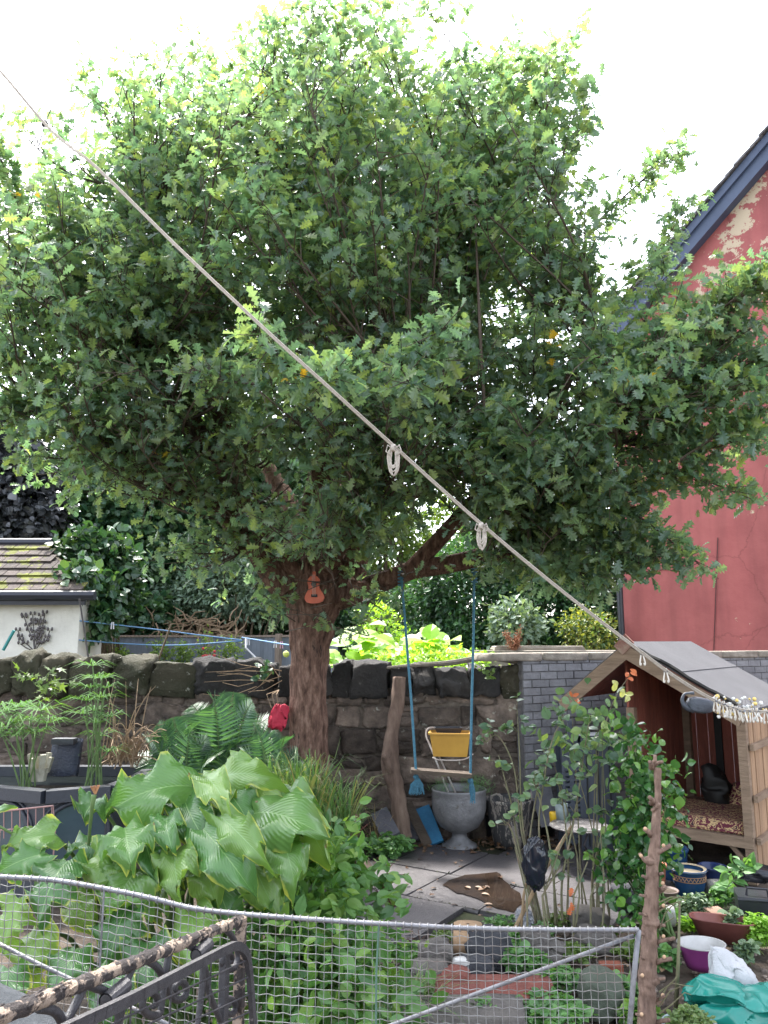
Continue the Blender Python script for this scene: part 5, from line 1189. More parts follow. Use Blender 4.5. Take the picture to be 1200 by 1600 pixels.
for k in range(26):
    t0_=-math.pi*.95+k*.115; z=hh_0*(.62 if k%2 else .74); z2=hh_0*(.74 if k%2 else .62); R0=rr_0*.965; mb.tube([g_+V(R0*math.cos(t0_),R0*math.sin(t0_),z),g_+V(R0*math.cos(t0_+.115),R0*math.sin(t0_+.115),z2)],.0035,4)
for zz in (.59,.77): mb.tube([g_+V(rr_0*.962*math.cos(t0_),rr_0*.962*math.sin(t0_),hh_0*zz) for t0_ in np.linspace(-3.1,.1,22)],.0035,4)
mb.build('frieze',M("brown_line",(.38,.22,.13),rough=.4,bump=0),r_)
mb=MB(); mb.lathe([(rr_0*.86,hh_0*.97),(rr_0*1.03,hh_0*1.003),(rr_0*1.075,hh_0*.96)],g_,30,cap0=False); mb.build('rim',m_cream,r_,smooth=True)
pot('glazed_pot','plain navy glazed pot to the right of the cream rimmed blue pot','pot',1115,1390,21,34,m_nb,soilf=.6)
pot('glazed_pot','teal blue glazed pot in shadow behind the cream rimmed blue pot','pot',1052,1372,24,44,m_bg,soilf=.7)
pot('terracotta_pot','terracotta pot half hidden behind the lopped trunk','pot',1020,1395,22,42,m_tc,soilf=.9)
pot('plastic_pot','small taupe plastic pot between the lopped trunk and the blue pots','pot',1042,1412,18,20,m_grey,soilf=.85)
# purple bowl (white inside)
m_pur=M("purple_glaze",(.20,.035,.16),(.15,.03,.12),rough=.35,bump=.05); m_wi=M("white_glaze",(.50,.49,.47),rough=.3,bump=.03)
g=G(1098,1512); s1_=S(1098,1490,g.y)
rt=thing('purple_bowl','oval purple planter with a white interior in front of the trough','bowl',tuple(g)); mb=MB()
mb.lathe([(24*s1_,0),(28*s1_,10*s1_),(34*s1_,28*s1_),(36.5*s1_,34*s1_)],g,30,sy=.8); mb.build('body',m_pur,rt,smooth=True)
mb=MB(); mb.lathe([(36.6*s1_,34*s1_),(37.5*s1_,36.5*s1_),(35*s1_,36*s1_),(31*s1_,20*s1_),(.01,17*s1_)],g,30,sy=.8,cap0=False); mb.build('lining',m_wi,rt,smooth=True)
mb=MB(); mb.lathe([(22*s1_,19.5*s1_),(.01,20*s1_)],g,20,sy=.7,wob=.1); mb.build('silt',m_soil,rt)
# maroon trough
m_mar=M("maroon_plastic",(.17,.06,.05),(.12,.04,.035),rough=.4,bump=.1)
g=G(1130,1470); s1_=S(1130,1460,g.y); tr_=thing('plant_trough','long maroon plastic trough set at an angle behind the purple bowl','trough',tuple(g))
Rt=Matrix.Rotation(-.35,3,'Z'); vs=[];fs=[]; prof=[(.72,0,0),(1,1,30),(1.06,1.05,31),(1.05,1.05,33),(.95,.93,32),(.7,.8,12)]
mb=MB(); nn=28
for q,q2,z in prof:
    for k in range(nn):
        t_=2*math.pi*k/nn; cx=abs(math.cos(t_))**.55*math.copysign(1,math.cos(t_)); cy_=abs(math.sin(t_))**.7*math.copysign(1,math.sin(t_)); vs.append(g+Rt@V(cx*46*s1_*q,cy_*20*s1_*max(q,.7),z*s1_))
for i in range(len(prof)-1):
    for k in range(nn): fs.append((i*nn+k,i*nn+(k+1)%nn,(i+1)*nn+(k+1)%nn,(i+1)*nn+k))
fs.append(tuple(range(nn-1,-1,-1))); fs.append(tuple((len(prof)-1)*nn+k for k in range(nn))); mb.add(vs,fs); mb.build('body',m_mar,tr_,smooth=True)
# pale blue bowl planter bottom
r2_,g2,rr2,hh2=pot('planter_bowl','pale blue rimmed planter full of small seedlings at the bottom edge','planter',1082,1652,42,44,M("pale_blue_plastic",(.30,.38,.40),(.22,.28,.30),rough=.5,bump=.1),soilf=.9)
def lowplant(name,label,px,py,rx,rz,n,size,mat,T=T_OVATE,z=0.0,cat='plant',group=None,jit=.6,h=.12,pos=None):
    g=Vector(pos) if pos is not None else G(px,py,z); s1_=S(px,py,g.y); mb=MB(); rx*=s1_
    u=RNG.uniform(0,1,n)**.5; a=RNG.uniform(0,6.28,n); hh=RNG.uniform(0,1,n)**.8*h*(1-.6*u*u)
    pp=np.stack([g.x+rx*u*np.cos(a),g.y+rx*.8*u*np.sin(a),z+hh+.005],1)
    k=max(1,n//7); ci=RNG.integers(0,k,n); pp=pp[ci]*.75+pp*.25
    fw=RNG.normal(size=(n,3))*[1,1,.3]; nr=RNG.normal(size=(n,3))*jit+UP
    scatter(mb,T,pp,fw,nr,size*RNG.uniform(.5,1.3,n))
    for i in range(0,n,9): q=pp[i]; mb.tube([(g.x+(q[0]-g.x)*.7,g.y+(q[1]-g.y)*.7,z),tuple(q)],.002,3)
    o=mb.build(name,mat); return tag(o,label,cat,group)
m_seed=LM("seedling_leaf",[(.10,.18,.06),(.15,.22,.08),(.20,.26,.12)],trans=.3,patch=.2,pscale=6)
lowplant('seedlings','dense pale seedlings filling the light blue rimmed planter',1082,1652,36,30,900,.03,m_seed,z=hh2*.9,h=.10,pos=(g2.x,g2.y,0))
# black carry crate
cr_=thing('black_crate','black plastic battery shaped carry box at the right edge below the playhouse','box',tuple(G(1180,1442)))
g=G(1185,1445); s1_=S(1185,1430,g.y); Rc=Matrix.Rotation(-.3,3,'Z'); mb=MB(); frustum(mb,g,54*s1_,.2,60*s1_,.23,42*s1_,th=.02,R=Rc); mb.build('body',m_black,cr_)
mb=MB(); mb.block(g+V(0,0,43*s1_),(31*s1_,.12,3*s1_),Rc,rd=.15,amp=.02); mb.build('lid',m_black,cr_)
mb=MB(); mb.tube([g+Rc@V(x*s1_,-.06,z*s1_) for x,z in [(-16,45),(-14,57),(14,57),(16,45)]],.009,6); mb.build('handle',m_black,cr_)
mb=MB(); g=G(1178,1400); mb.block(g+V(.05,0,.16),(.14,.1,.05),rd=.6,amp=.15,nn=6); tag(mb.build('black_bag',m_black,smooth=True),'limp black bag lying behind the black carry box','bag')
# teal and white plastic sacks
m_teal,t,bs=_nodes('teal_polythene'); bs.inputs['Base Color'].default_value=(.012,.20,.16,1); bs.inputs['Roughness'].default_value=.25
m_wpl=M("white_polythene",(.50,.50,.51),(.40,.40,.42),scale=3,rough=.4,bump=.5,bscale=9,spot=(.07,.07,.08),spot_scale=4,spot_lo=.68)
def crumple(mb,c,h,R,seed,amp=.25,nn=26,fr=3.2):
    vs0,fs=_blockgrid(nn); rs=np.random.default_rng(seed); v=vs0.copy(); ln=np.linalg.norm(v,axis=1,keepdims=True); v=v/ln*.75+v*.25
    for o_ in range(14):
        k=rs.normal(size=3)*fr*(1+.35*o_); ph=rs.uniform(0,6.28); nrm_=rs.normal(size=3); v=v+amp/(1+.55*o_)*(np.abs((v@k+ph+1.5*np.sin(v@rs.normal(size=3)*2)) % 2 -1)-.5)[:,None]*nrm_[None,:]
    v=v*np.array(h); v=v@np.array(R).T+np.array(c); v[:,2]=np.maximum(v[:,2],.004+ .002*rs.random(len(v))); mb.addnp(v,fs[0],fs[1])
def crumple2(mb,org,ex,ey,ez,seed,nn=44,amp=.16,taper=None):
    """crumpled plastic: long soft folds with sharp crests"""
    vs0,fs=_blockgrid(nn); rs=np.random.default_rng(seed); v=vs0.copy(); ln=np.linalg.norm(v,axis=1,keepdims=True); v=v/ln*.9+v*.1
    if taper: f=taper[0]+(taper[1]-taper[0])*(v[:,0:1]*.5+.5); v=np.concatenate([v[:,0:1],v[:,1:]*f],1)
    for o_ in range(9):
        k=rs.normal(size=3)*(1.1+.42*o_); ph=rs.uniform(0,6.28); d=rs.normal(size=3); w_=v@k+ph+.8*np.sin(v@(rs.normal(size=3)*1.7)+ph)
        v=v+amp/(1+.4*o_)*((1-np.abs(np.sin(w_)))**1.4-.4)[:,None]*d[None,:]
    p=np.array(org)[None,:]+v@np.array([tuple(ex),tuple(ey),tuple(ez)]); p[:,2]=np.maximum(p[:,2],.004+.002*rs.random(len(p))); mb.addnp(p,fs[0],fs[1])
g=G(1160,1600); mb=MB(); crumple2(mb,g+V(.02,.0,.06),V(.26,-.06,0),V(.05,.20,0),V(0,0,.12),5,amp=.27); tag(mb.build('teal_sack',m_teal,smooth=True),'crumpled teal green plastic sack on the ground at the lower right','sack')
g=G(1148,1575); ap_=P(1112,1478,g.y+.05); bs_=P(1162,1562,g.y-.02); ax_=(bs_-ap_)*.5; sd2=ax_.cross(V(0,-1,0)).normalized()
mb=MB(); crumple2(mb,(ap_+bs_)*.5,ax_*1.08,sd2*.125,V(0,-.06,.02),21,amp=.26,taper=(.15,1.25)); so_=mb.build('white_sack',m_wpl,smooth=True); tag(so_,'creased white plastic sack standing on the teal sack','sack')
# small plants at the right
m_mint=LM("mint_leaf",[(.07,.17,.06),(.10,.22,.07),(.14,.28,.09)],trans=.3,patch=.2,pscale=4); m_lim2=LM("lime_ground",[(.17,.34,.04),(.24,.42,.06)],trans=.4,patch=.15,pscale=5); m_gg=LM("grey_green",[(.09,.15,.09),(.13,.2,.12),(.17,.24,.13)],trans=.2,patch=.2,pscale=5)
for a_ in [('groundcover_plant','grey green low shrub in front of the blue glazed pots',1085,1435,36,0,700,.045,m_gg,T_OVATE,.18),('groundcover_plant','lime green tuft left of the maroon trough',1075,1455,18,0,260,.03,m_lim2,T_ROUND,.12),
           ('groundcover_plant','bright lime mound at the right edge below the black box',1188,1475,36,0,700,.035,m_lim2,T_ROUND,.2),('groundcover_plant','scallop leaved plant spilling into the maroon trough',1142,1462,28,0,260,.055,m_gg,T_ROUND,.22),
           ('groundcover_plant','dark leaved herb right of the purple bowl',1165,1500,24,0,160,.05,m_gg,T_ROUND,.1),('groundcover_plant','light green sprigs at the base of the lopped trunk',1040,1510,20,0,200,.05,m_mint,T_ROUND,.14),
           ('groundcover_plant','leafy tuft behind the black carry box',1128,1415,24,0,260,.05,m_mint,T_OVATE,.16),('groundcover_plant','small green herb left of the taupe pot',1040,1440,18,0,160,.05,m_mint,T_OVATE,.12)]:
    lowplant(a_[0],a_[1],a_[2],a_[3],a_[4],a_[5],a_[6],a_[7],a_[8],T=a_[9],h=a_[10],group='low plants among the pots')
sprig('hydrangea_shoot','fresh green leafy shoot against the playhouse corner post','plant',1155,1372,5.9,7,.18,.10,m_mint,T=T_OVATE)
mb=MB(); mb.block(G(1125,1400)+V(0,0,.05),(.11,.07,.06),rd=.5,amp=.12); tag(mb.build('white_stone',M("pale_rock",(.34,.33,.30),(.22,.21,.19),rough=.9,bump=.6),smooth=True),'pale rounded stone beside the navy pot','stone')
mb=MB(); mb.block(G(1045,1445)+V(0,0,.05),(.05,.04,.07),rd=.7,amp=.1); tag(mb.build('white_stone',m_wi,smooth=True),'smooth white stone just right of the lopped trunk','stone')
mb=MB(); mb.beam(G(1110,1425,.06),G(1150,1450,.04),.12,.07); tag(mb.build('timber_offcut',M("pinkish_timber",(.32,.20,.15),(.22,.14,.10),rough=.9,bump=.5)),'pinkish timber offcut lying behind the maroon trough','timber')
# ================================================================ LEAFY SHRUBS right
m_cam=LM("camellia_leaf",[(.022,.07,.025),(.035,.105,.03),(.055,.14,.04),(.13,.26,.045)],rough=.2,trans=.22,patch=.15,pscale=5,spec=.6)
bush('camellia_bush','glossy dark green evergreen bush behind the lopped trunk','shrub',[(1012,1265,5.4,38,75,.2),(985,1175,5.5,15,42,.1),(1028,1215,5.3,18,34,.1),(1005,1345,5.4,26,36,.15),(962,1350,5.5,24,20,.12),(1000,1410,5.3,30,22,.2)],1150,.066,m_cam,T=T_ROUND,base=(1.8,5.45,0),shell=.2,clump=5,sr=.012,cs=1.1,smat=m_gstem)
m_rose=LM("rose_leaf",[(.06,.12,.07),(.09,.16,.09),(.12,.20,.11),(.18,.25,.08)],rough=.4,trans=.3,patch=.15,pscale=6)
m_cane=M("rose_cane",(.15,.15,.08),(.10,.075,.05),scale=14,rough=.7,bump=.3,c3=(.20,.13,.10))
def canes(name,label,cat,base,lst,leafmat,leafs,rad=.007,T=T_ROUND,size=.055,smat=None,top=.45):
    root=thing(name,label,cat,tuple(base)); st=MB(); lf_=MB(); LPp=[]
    for pts in lst:
        w3=[P(*p) for p in pts]; q,r_=smooth_path(w3,[rad*(1.25-.8*i/(len(w3)-1)) for i in range(len(w3))],5); st.tube(q,r_,6)
        for j in range(2,len(q)):
            if random.random()<.55: d=V(rnd(-1,1),rnd(-1,1),rnd(.2,1)).normalized(); st.tube([q[j],q[j]+d*rnd(.02,.09)],[rad*.6,rad*.25],4)
            if j/len(q)>top:
                for _ in range(leafs):
                    if random.random()<.34:
                        d=V(rnd(-1,1),rnd(-1,.6),rnd(-.1,.9)).normalized(); e=q[j]+d*rnd(.05,.14); st.tube([q[j],e],[.002,.0015],3)
                        for k in range(3): LPp.append(tuple(q[j].lerp(e,.5+.25*k)))
    st.build('cane',smat or m_cane,root,smooth=True)
    if LPp:
        LPp=np.array(LPp); n_=len(LPp); scatter(lf_,T,LPp,RNG.normal(size=(n_,3))*[1,.8,.4],RNG.normal(size=(n_,3))*.5+[0,-.5,.9],size*RNG.uniform(.6,1.2,n_)); lf_.build('foliage',leafmat,root)
    return root
canes('rose_bush','tall leggy rose in front of the bucket with bare green canes','rose',G(815,1450),[[(838,1455,5.6),(830,1360,5.7),(815,1300,5.8),(803,1200,5.9),(778,1150,5.9),(760,1160,5.9)],[(845,1450,5.6),(812,1330,5.8),(800,1260,5.9),(788,1215,5.9),(779,1180,6.0)],[(850,1455,5.6),(818,1300,5.8),(812,1180,5.9),(808,1110,6)],[(840,1450,5.6),(800,1300,5.8),(790,1290,5.8)],[(845,1452,5.6),(826,1340,5.7),(840,1230,5.8),(845,1190,5.8)]],m_rose,2,top=.62,size=.075)
canes('rose_bush','rose with many thin stems rising before the slatted cabinet','rose',G(870,1455),[[(862,1460,5.5),(850,1380,5.6),(842,1290,5.7),(850,1220,5.7),(862,1160,5.7),(880,1120,5.7)],[(880,1460,5.5),(878,1380,5.5),(893,1300,5.6),(905,1230,5.6),(912,1180,5.7),(920,1130,5.7)],[(885,1455,5.5),(888,1350,5.6),(880,1260,5.6),(870,1215,5.6)],[(872,1455,5.5),(860,1330,5.6),(846,1260,5.7),(832,1215,5.7)],[(868,1455,5.5),(866,1380,5.5),(872,1330,5.5)],[(930,1430,5.6),(925,1370,5.6),(940,1300,5.7),(936,1260,5.7)]],m_rose,2,top=.5,size=.07)
bush('rose_foliage','grey green rose foliage arching across the brick wall left of the playhouse','rose',[(905,1135,5.9,36,20,.15),(940,1125,5.8,22,20,.12),(885,1165,5.9,40,16,.15),(935,1165,5.8,24,24,.12)],140,.085,m_rose,T=T_ROUND,base=tuple(G(930,1430)),shell=.2,clump=4,sr=.007,smat=m_cane,nst=2,cs=1.4)
m_hips=M("orange_leaf",(.55,.16,.05),(.4,.10,.04),rough=.6,bump=0)
sp1=thing('rose_tip','orange and yellow leaf tip of a rose stem beside the playhouse gable','rose',tuple(P(985,1070,6.0)))
mb=MB()
for (x,y) in [(978,1058),(985,1050),(995,1052),(990,1062)]: scatter(mb,T_OVATE,np.array(P(x,y,6.0))[None,:],RNG.normal(size=(1,3)),np.array([[0,-1,.4]]),.06)
mb.build('orange_leaf',m_hips,sp1)
mb=MB()
for (x,y) in [(965,1072),(975,1078),(983,1088),(958,1080),(990,1085),(970,1090)]: scatter(mb,T_OVATE,np.array(P(x,y,6.0))[None,:],RNG.normal(size=(1,3)),np.array([[0,-1,.4]]),.075)
mb.build('pale_leaf',LM("yel2",[(.32,.35,.12),(.4,.4,.16)],trans=.3,patch=0),sp1)
mb=MB(); q,r_=smooth_path(PP([(940,1150,5.9),(955,1105,6),(968,1078,6),(985,1055,6)]),[.005,.004,.003,.002],4); mb.tube(q,r_,4); mb.build('stem',m_cane,sp1)
mb=MB()
for (x,y) in [(892,1090),(897,1095),(888,1097),(902,1092),(895,1088)]: scatter(mb,T_OVATE,np.array(P(x,y,6.6))[None,:],RNG.normal(size=(1,3)),np.array([[0,-1,.4]]),.06)
tag(mb.build('red_leaf_cluster',m_hips),'small cluster of reddish leaves at the left eave of the playhouse','leaves')
# bamboo sticks
m_bam=M("old_bamboo",(.34,.24,.14),(.22,.15,.09),scale=8,rough=.8,bump=.3)
for pts,r_,lab in [([(795,1470,5.3),(850,1360,5.5),(893,1292,5.7)],.014,'thick split cane leaning through the roses towards the table'),([(812,1480,5.3),(818,1400,5.4),(822,1380,5.4)],.009,'thin upright brown cane left of the black bag')]:
    mb=MB(); mb.tube(PP(pts),r_,7); tag(mb.build('garden_cane',m_bam,smooth=True),lab,'cane')
mb=MB()
for k in range(7):
    x=rnd(800,955); mb.tube(PP([(x,1475,5.3),(x+rnd(-14,14),1400,5.35),(x+rnd(-22,22),rnd(1300,1380),5.4)]),[.008,.006,.004],5)
tag(mb.build('pruned_shoots',m_cane),'sparse bare pruned stems standing in the bed before the patio','stems')
# black glossy bag wrapped on stick
mb=MB(); crumple2(mb,P(836,1350,5.35),V(.075,0,0),V(0,.05,0),V(.01,0,.165),9,amp=.26,nn=30); m_gb,t,bs=_nodes('glossy_black'); bs.inputs['Base Color'].default_value=(.012,.014,.022,1); bs.inputs['Roughness'].default_value=.12; tag(mb.build('black_plastic_bag',m_gb,smooth=True),'shiny black plastic wrapped around the rose canes','plastic bag')
mb=MB(); crumple(mb,G(820,1455)+V(0,0,.07),(.05,.04,.07),Matrix.Identity(3),12,amp=.3,nn=12); tag(mb.build('wrapper',M("wrapper",(.05,.06,.08),(.4,.4,.42),scale=20,rough=.3,bump=.2)),'small dark and white wrapper on the soil below the canes','wrapper')
mb=MB(); scatter(mb,T_OAK,np.array([tuple(P(892,1408,5.3)),tuple(P(892,1415,5.3)),tuple(P(890,1402,5.3))]),np.array([[.1,0,-1],[-.3,0,-1],[.3,0,1]]),np.array([[0,-1,.2]]*3),.06); tag(mb.build('dead_leaf',m_hips),'orange dead oak leaf caught on a bare stem','leaf')
# ================================================================ BUSHES centre-left (leafy shrub in front of patio)
m_hyd=LM("shrub_leaf",[(.055,.14,.045),(.085,.19,.055),(.12,.24,.065),(.20,.32,.07)],rough=.4,trans=.35,patch=.15,pscale=4)
bush('leafy_shrub','fresh green leafy shrub between the lily clump and the patio','shrub',[(475,1405,4.0,80,62,.26),(505,1350,4.2,42,45,.16),(450,1500,3.7,90,80,.3),(545,1490,3.9,40,70,.18),(570,1580,3.7,50,60,.2),(500,1580,3.5,110,60,.25)],2500,.082,m_hyd,T=T_OVATE,base=(-.45,4.1,0),shell=.15,clump=7,sr=.010,smat=m_gstem,cs=1.2,droop=.35)
canes('tall_shoots','tall red stemmed leafy shoots rising in front of the patio edge','shrub',G(530,1560),[[(545,1500,4.2),(552,1400,4.25),(556,1330,4.3),(556,1272,4.3)],[(520,1480,4.2),(530,1390,4.2),(537,1340,4.2)],[(560,1470,4.2),(590,1410,4.2),(605,1365,4.2),(598,1350,4.2)],[(500,1450,4.2),(480,1390,4.2),(470,1350,4.2)],[(590,1450,4.2),(600,1400,4.2),(615,1420,4.1)]],m_hyd,3,rad=.005,T=T_OVATE,size=.09,smat=M("red_stem",(.16,.05,.04),rough=.6,bump=0),top=.1)
lowplant('geranium_patch','low mound of dark scalloped leaves at the base of the leaning log',603,1335,48,0,700,.06,m_mint,T=T_ROUND,h=.2)
lowplant('weeds','bright weeds at the patio edge behind the mesh rail',785,1452,30,0,200,.04,m_mint,T=T_SIMPLE,h=.1)
# ================================================================ ROCK GARDEN behind the mesh
m_rock=M("garden_rock",(.16,.145,.13),(.09,.08,.075),scale=6,rough=.9,bump=.7,island=.0); m_rockd=M("dark_rock",(.06,.062,.07),(.035,.036,.042),scale=6,rough=.85,bump=.7); m_rb=M("red_sandstone",(.24,.075,.055),(.15,.05,.04),scale=8,rough=.9,bump=.7); m_tan=M("cut_log",(.42,.28,.17),(.30,.19,.11),scale=6,rough=.85,bump=.4)
def rock(label,px,py,w_,d_,h_,mat,name='garden_rock',rz=0,rd=.5,amp=.12,group='stones edging the soil bed',cat='rock'):
    g=G(px,py); s1_=S(px,py,g.y); mb=MB(); mb.block(g+V(0,0,h_*s1_*.45),(w_*s1_/2,d_/2,h_*s1_/2*1.15),Matrix.Rotation(rz,3,'Z'),rd=rd,amp=amp,nn=6); return tag(mb.build(name,mat,smooth=True),label,cat,group)
rock('grey rounded rock left of the cut log',680,1508,56,.2,32,m_rock); rock('brown rock below the grey rounded one',670,1535,60,.2,28,m_rock)
rock('dark slaty rock right of the pale cut log',765,1500,70,.22,40,m_rockd,rz=.3); rock('black flat rock beneath the dark slaty one',745,1518,50,.16,22,m_rockd)
rock('white painted pebble in the middle of the bed',721,1520,30,.1,22,m_wi,name='white_pebble',rd=.6,amp=.03,cat='pebble')
rock('reddish stone under the white pebble',705,1545,56,.16,26,m_rb); rock('pointed grey rock among weeds',838,1492,44,.16,34,m_rock,rd=.3)
rock('round pink grey boulder at the rear of the bed',920,1450,62,.2,28,m_rock); rock('pinkish slab left of the boulder',930,1480,56,.2,26,m_rock,rd=.2); rock('dark stone right of the fence corner',975,1420,40,.16,34,m_rockd)
rock('brown stone in the lower centre of the bed',860,1500,50,.2,24,m_rock); rock('mossy stone in the shadow by the fence post',940,1572,64,.24,44,M("green_rock",(.09,.11,.08),(.05,.06,.045),scale=5,rough=.9,bump=.5),rd=.2)
rock('long red sandstone step across the bed',770,1562,190,.28,20,m_rb,name='sandstone_step',rz=-.05,rd=.12,amp=.05,cat='step'); rock('brown lower step under the red sandstone',720,1600,200,.3,26,m_rock,name='stone_step',rd=.15,amp=.05,cat='step')
rock('small orange red brick piece near the fence post',955,1520,34,.08,14,M("brick_red",(.24,.07,.04),rough=.8,bump=.4),name='brick_piece',rd=.1,amp=.03,cat='brick')
g=G(732,1492); s1_=S(732,1480,g.y); mb=MB(); mb.lathe([(23*s1_,0),(24*s1_,20*s1_),(22*s1_,44*s1_),(.01,45*s1_)],g,14,wob=.08); tag(mb.build('cut_log',m_tan,smooth=True),'pale upright cut log end in the bed','log')
mb=MB(); 
for k in range(90):
    g=G(665+rnd(-30,30),1485+rnd(-14,16),.03); d=V(rnd(-1,1),rnd(-1,1),rnd(0,.8)).normalized(); mb.tube([g,g+d*.05,g+d*.09+V(0,0,-.02)],[.004,.003,.002],3)
tag(mb.build('brown_moss_tuft',M("brown_tuft",(.12,.07,.055),(.06,.035,.03),rough=1,bump=0)),'tangled dead brown plant tuft near the patio edge','plant')
wl=[(640,1500,34,200,m_hyd,.05),(655,1560,44,260,m_olive,.05),(820,1510,40,420,m_mint,.045),(880,1540,36,300,m_mint,.04),(800,1480,30,260,m_mint,.045),(900,1500,34,220,m_olive,.04),(940,1470,24,120,m_olive,.04),(860,1590,60,420,m_mint,.045),(970,1560,34,260,m_mint,.055),(750,1595,40,200,m_mint,.04),(1000,1600,30,200,m_hyd,.055),(700,1475,26,120,m_olive,.03),(985,1500,22,140,m_olive,.04),(850,1462,20,90,m_mint,.03),(880,1448,30,140,m_olive,.035)]
locs=['at the left end beside the leafy shrub','behind the lower left of the mesh','in the middle, right of the dark rock','left of the fence brace','just above the dark slaty rock','under the upper end of the brace','below the pink grey boulder','at the bottom centre of the bed','at the foot of the fence post','between the two stone steps','at the bottom right next to the lopped trunk','beside the pale cut log','at the upper right of the bed','directly under the black plastic','beneath the bare stems']
for (x,y,r_,n,mt_,sz),lc in zip(wl,locs):
    lowplant('bed_weeds','low green weeds '+lc,x,y,r_*1.15,0,int(n*1.7),sz,mt_,T=T_ROUND,h=.10,group='weeds in the soil bed')
grassclump('grass_clump','fine yellow green grass blades behind the left part of the bed',630,1580,4.3,180,.3,.35,m_grass,.004)
tag(lowplant('litter','x',760,1440,10,0,10,.03,m_tan),'','')
bpy.data.objects.remove(bpy.data.objects['litter'])
mb=MB(); m_=170; pp=np.stack([RNG.uniform(-.6,2.6,m_),RNG.uniform(4.2,7.7,m_),np.full(m_,.014)],1); scatter(mb,T_OAK,pp,RNG.normal(size=(m_,3))*[1,1,.05],RNG.normal(size=(m_,3))*.25+UP,RNG.uniform(.03,.07,m_)); m_=420; xx=RNG.uniform(-.3,2.3,m_); yy=7.82-RNG.uniform(0,1,m_)**2*.55; pp=np.stack([xx,yy,np.full(m_,.016)+RNG.uniform(0,.02,m_)],1); scatter(mb,T_OAK,pp,RNG.normal(size=(m_,3))*[1,1,.2],RNG.normal(size=(m_,3))*.5+UP,RNG.uniform(.03,.065,m_)); tag(mb.build('fallen_leaves',LM("litter_leaf",[(.09,.045,.022),(.15,.08,.04),(.06,.035,.02),(.22,.14,.085)],trans=.05,patch=0)),kind='stuff')
mb=MB()
for (x,y) in [(742,1385),(748,1391),(770,1413),(735,1388),(752,1396)]: scatter(mb,T_OVATE,np.array(G(x,y,.014))[None,:],np.array([[rnd(-1,1),rnd(-1,1),0]]),np.array([[0,0,1.]]),.07)
tag(mb.build('floating_leaves',LM("pale_dead",[(.27,.18,.11),(.18,.11,.07)],trans=0,patch=0)),kind='stuff')
mb=MB()
for k in range(900):
    x=rnd(-.3,3.1); y=rnd(4.1,6.1)
    if -.75<x<2.3 and y>5.5: continue
    r_=rnd(.006,.022)*(1.6 if random.random()<.12 else 1); mb.block((x,y,soilz(x,y)+r_*.3),(r_*rnd(.8,1.4),r_,r_*.6),Matrix.Rotation(rnd(0,3),3,'Z'),rd=.6,amp=.15,nn=3)
tag(mb.build('gravel',M("gravel",(.20,.16,.13),(.09,.075,.065),scale=3,rough=.9,bump=.3,island=.4),smooth=True),kind='stuff')
# ================================================================ LOPPED TRUNK
m_lop=M("lopped_bark",(.25,.165,.125),(.11,.07,.055),scale=30,rough=.9,bump=.8,bscale=30,c3=(.36,.25,.19),stretch=(1,1,.4)); m_cut=M("fresh_cut",(.55,.38,.24),(.42,.26,.16),rough=.8,bump=.2)
TY=2.95
lt=thing('lopped_trunk','bare lopped conifer trunk with knobbly branch stubs at the right end of the mesh fence','tree',(P(1010,1600,TY).x,TY,-.05))
path=[(1006,1900,TY),(1010,1600,TY),(1012,1520,TY),(1016,1440,TY),(1020,1360,TY),(1025,1290,TY),(1028,1235,TY),(1027,1200,TY)]
mb=MB(); w3=PP(path); w3[0].z=-.05; gnarly(mb,w3,[.040,.030,.029,.026,.021,.016,.011,.014],n=26,amp=.10,sub=22)
for (x,y,dx,dy) in [(1000,1345,-22,-14),(1040,1330,20,-14),(1012,1300,-18,-8),(1045,1390,14,-18),(1000,1400,-16,-6),(1042,1420,18,-8),(1000,1460,-16,-10),(1042,1470,24,-14),(1000,1530,-14,-10),(1045,1500,18,-8),(1000,1590,-18,-8),(1040,1560,16,-10),(1045,1595,20,-4),(1030,1262,10,-6),(1020,1250,-10,-6),(1038,1366,14,-2),(1005,1372,-14,-4),(1003,1430,-12,-4),(1018,1195,-6,-8),(1034,1192,8,-8),(1027,1188,0,-10),(1040,1445,12,4),(1002,1495,-14,2),(1035,1530,14,-2)]:
    b=P(x,y,TY-rnd(0,.03)); x=1018+(x-1018)*.6; dx*=rnd(.5,1.5); c=P(1018+(x-1018)*.2,y+5,TY); b=P(x,y,TY-rnd(0,.02)); e=P(x+dx*.6,y+dy*rnd(.1,1),TY-rnd(.0,.06)); r_=rnd(.0045,.0085); mb.tube([c,b,e],[r_*1.5,r_*1.15,r_],7)
for z_ in (1345,1440,1530): mb.sphere(P(1017,z_,TY),.033 if z_>1400 else .027,10,(1,1,.6))
mb.build('trunk',m_lop,lt,smooth=True)
for (x,y) in [(988,1337),(1052,1321),(1001,1295),(1050,1380),(1052,1415),(1052,1463),(992,1524),(1054,1495),(990,1585),(1050,1555)]:
    mb=MB(); mb.sphere(P(1018+(x-1018)*.55,y,TY-.03),.007,8,(1,.6,1)); mb.build('cut_end',m_cut,lt,smooth=True)
mb=MB(); 
for k in range(9):
    y=rnd(1400,1600); a=P(1045,y,2.8); a=P(1030,y+4,2.93); b=P(1048+rnd(0,30),y-rnd(0,40),2.9); mb.tube([a,a.lerp(b,.5)+V(0,0,rnd(-.01,.02)),b,b+V(rnd(-.02,.03),0,rnd(-.01,.03))],[.003,.0022,.0016,.001],4)
tag(mb.build('thin_twigs',m_cane),'thin bare twigs sticking out right of the lopped trunk','twigs')
mb=MB(); mb.tube([G(1056,1575),P(1060,1500,G(1056,1575).y),P(1062,1410,G(1056,1575).y)],[.012,.009,.005],6); tag(mb.build('bare_sapling',m_cane,smooth=True),'thin bare sapling stem standing in the pots bed right of the lopped trunk','sapling')
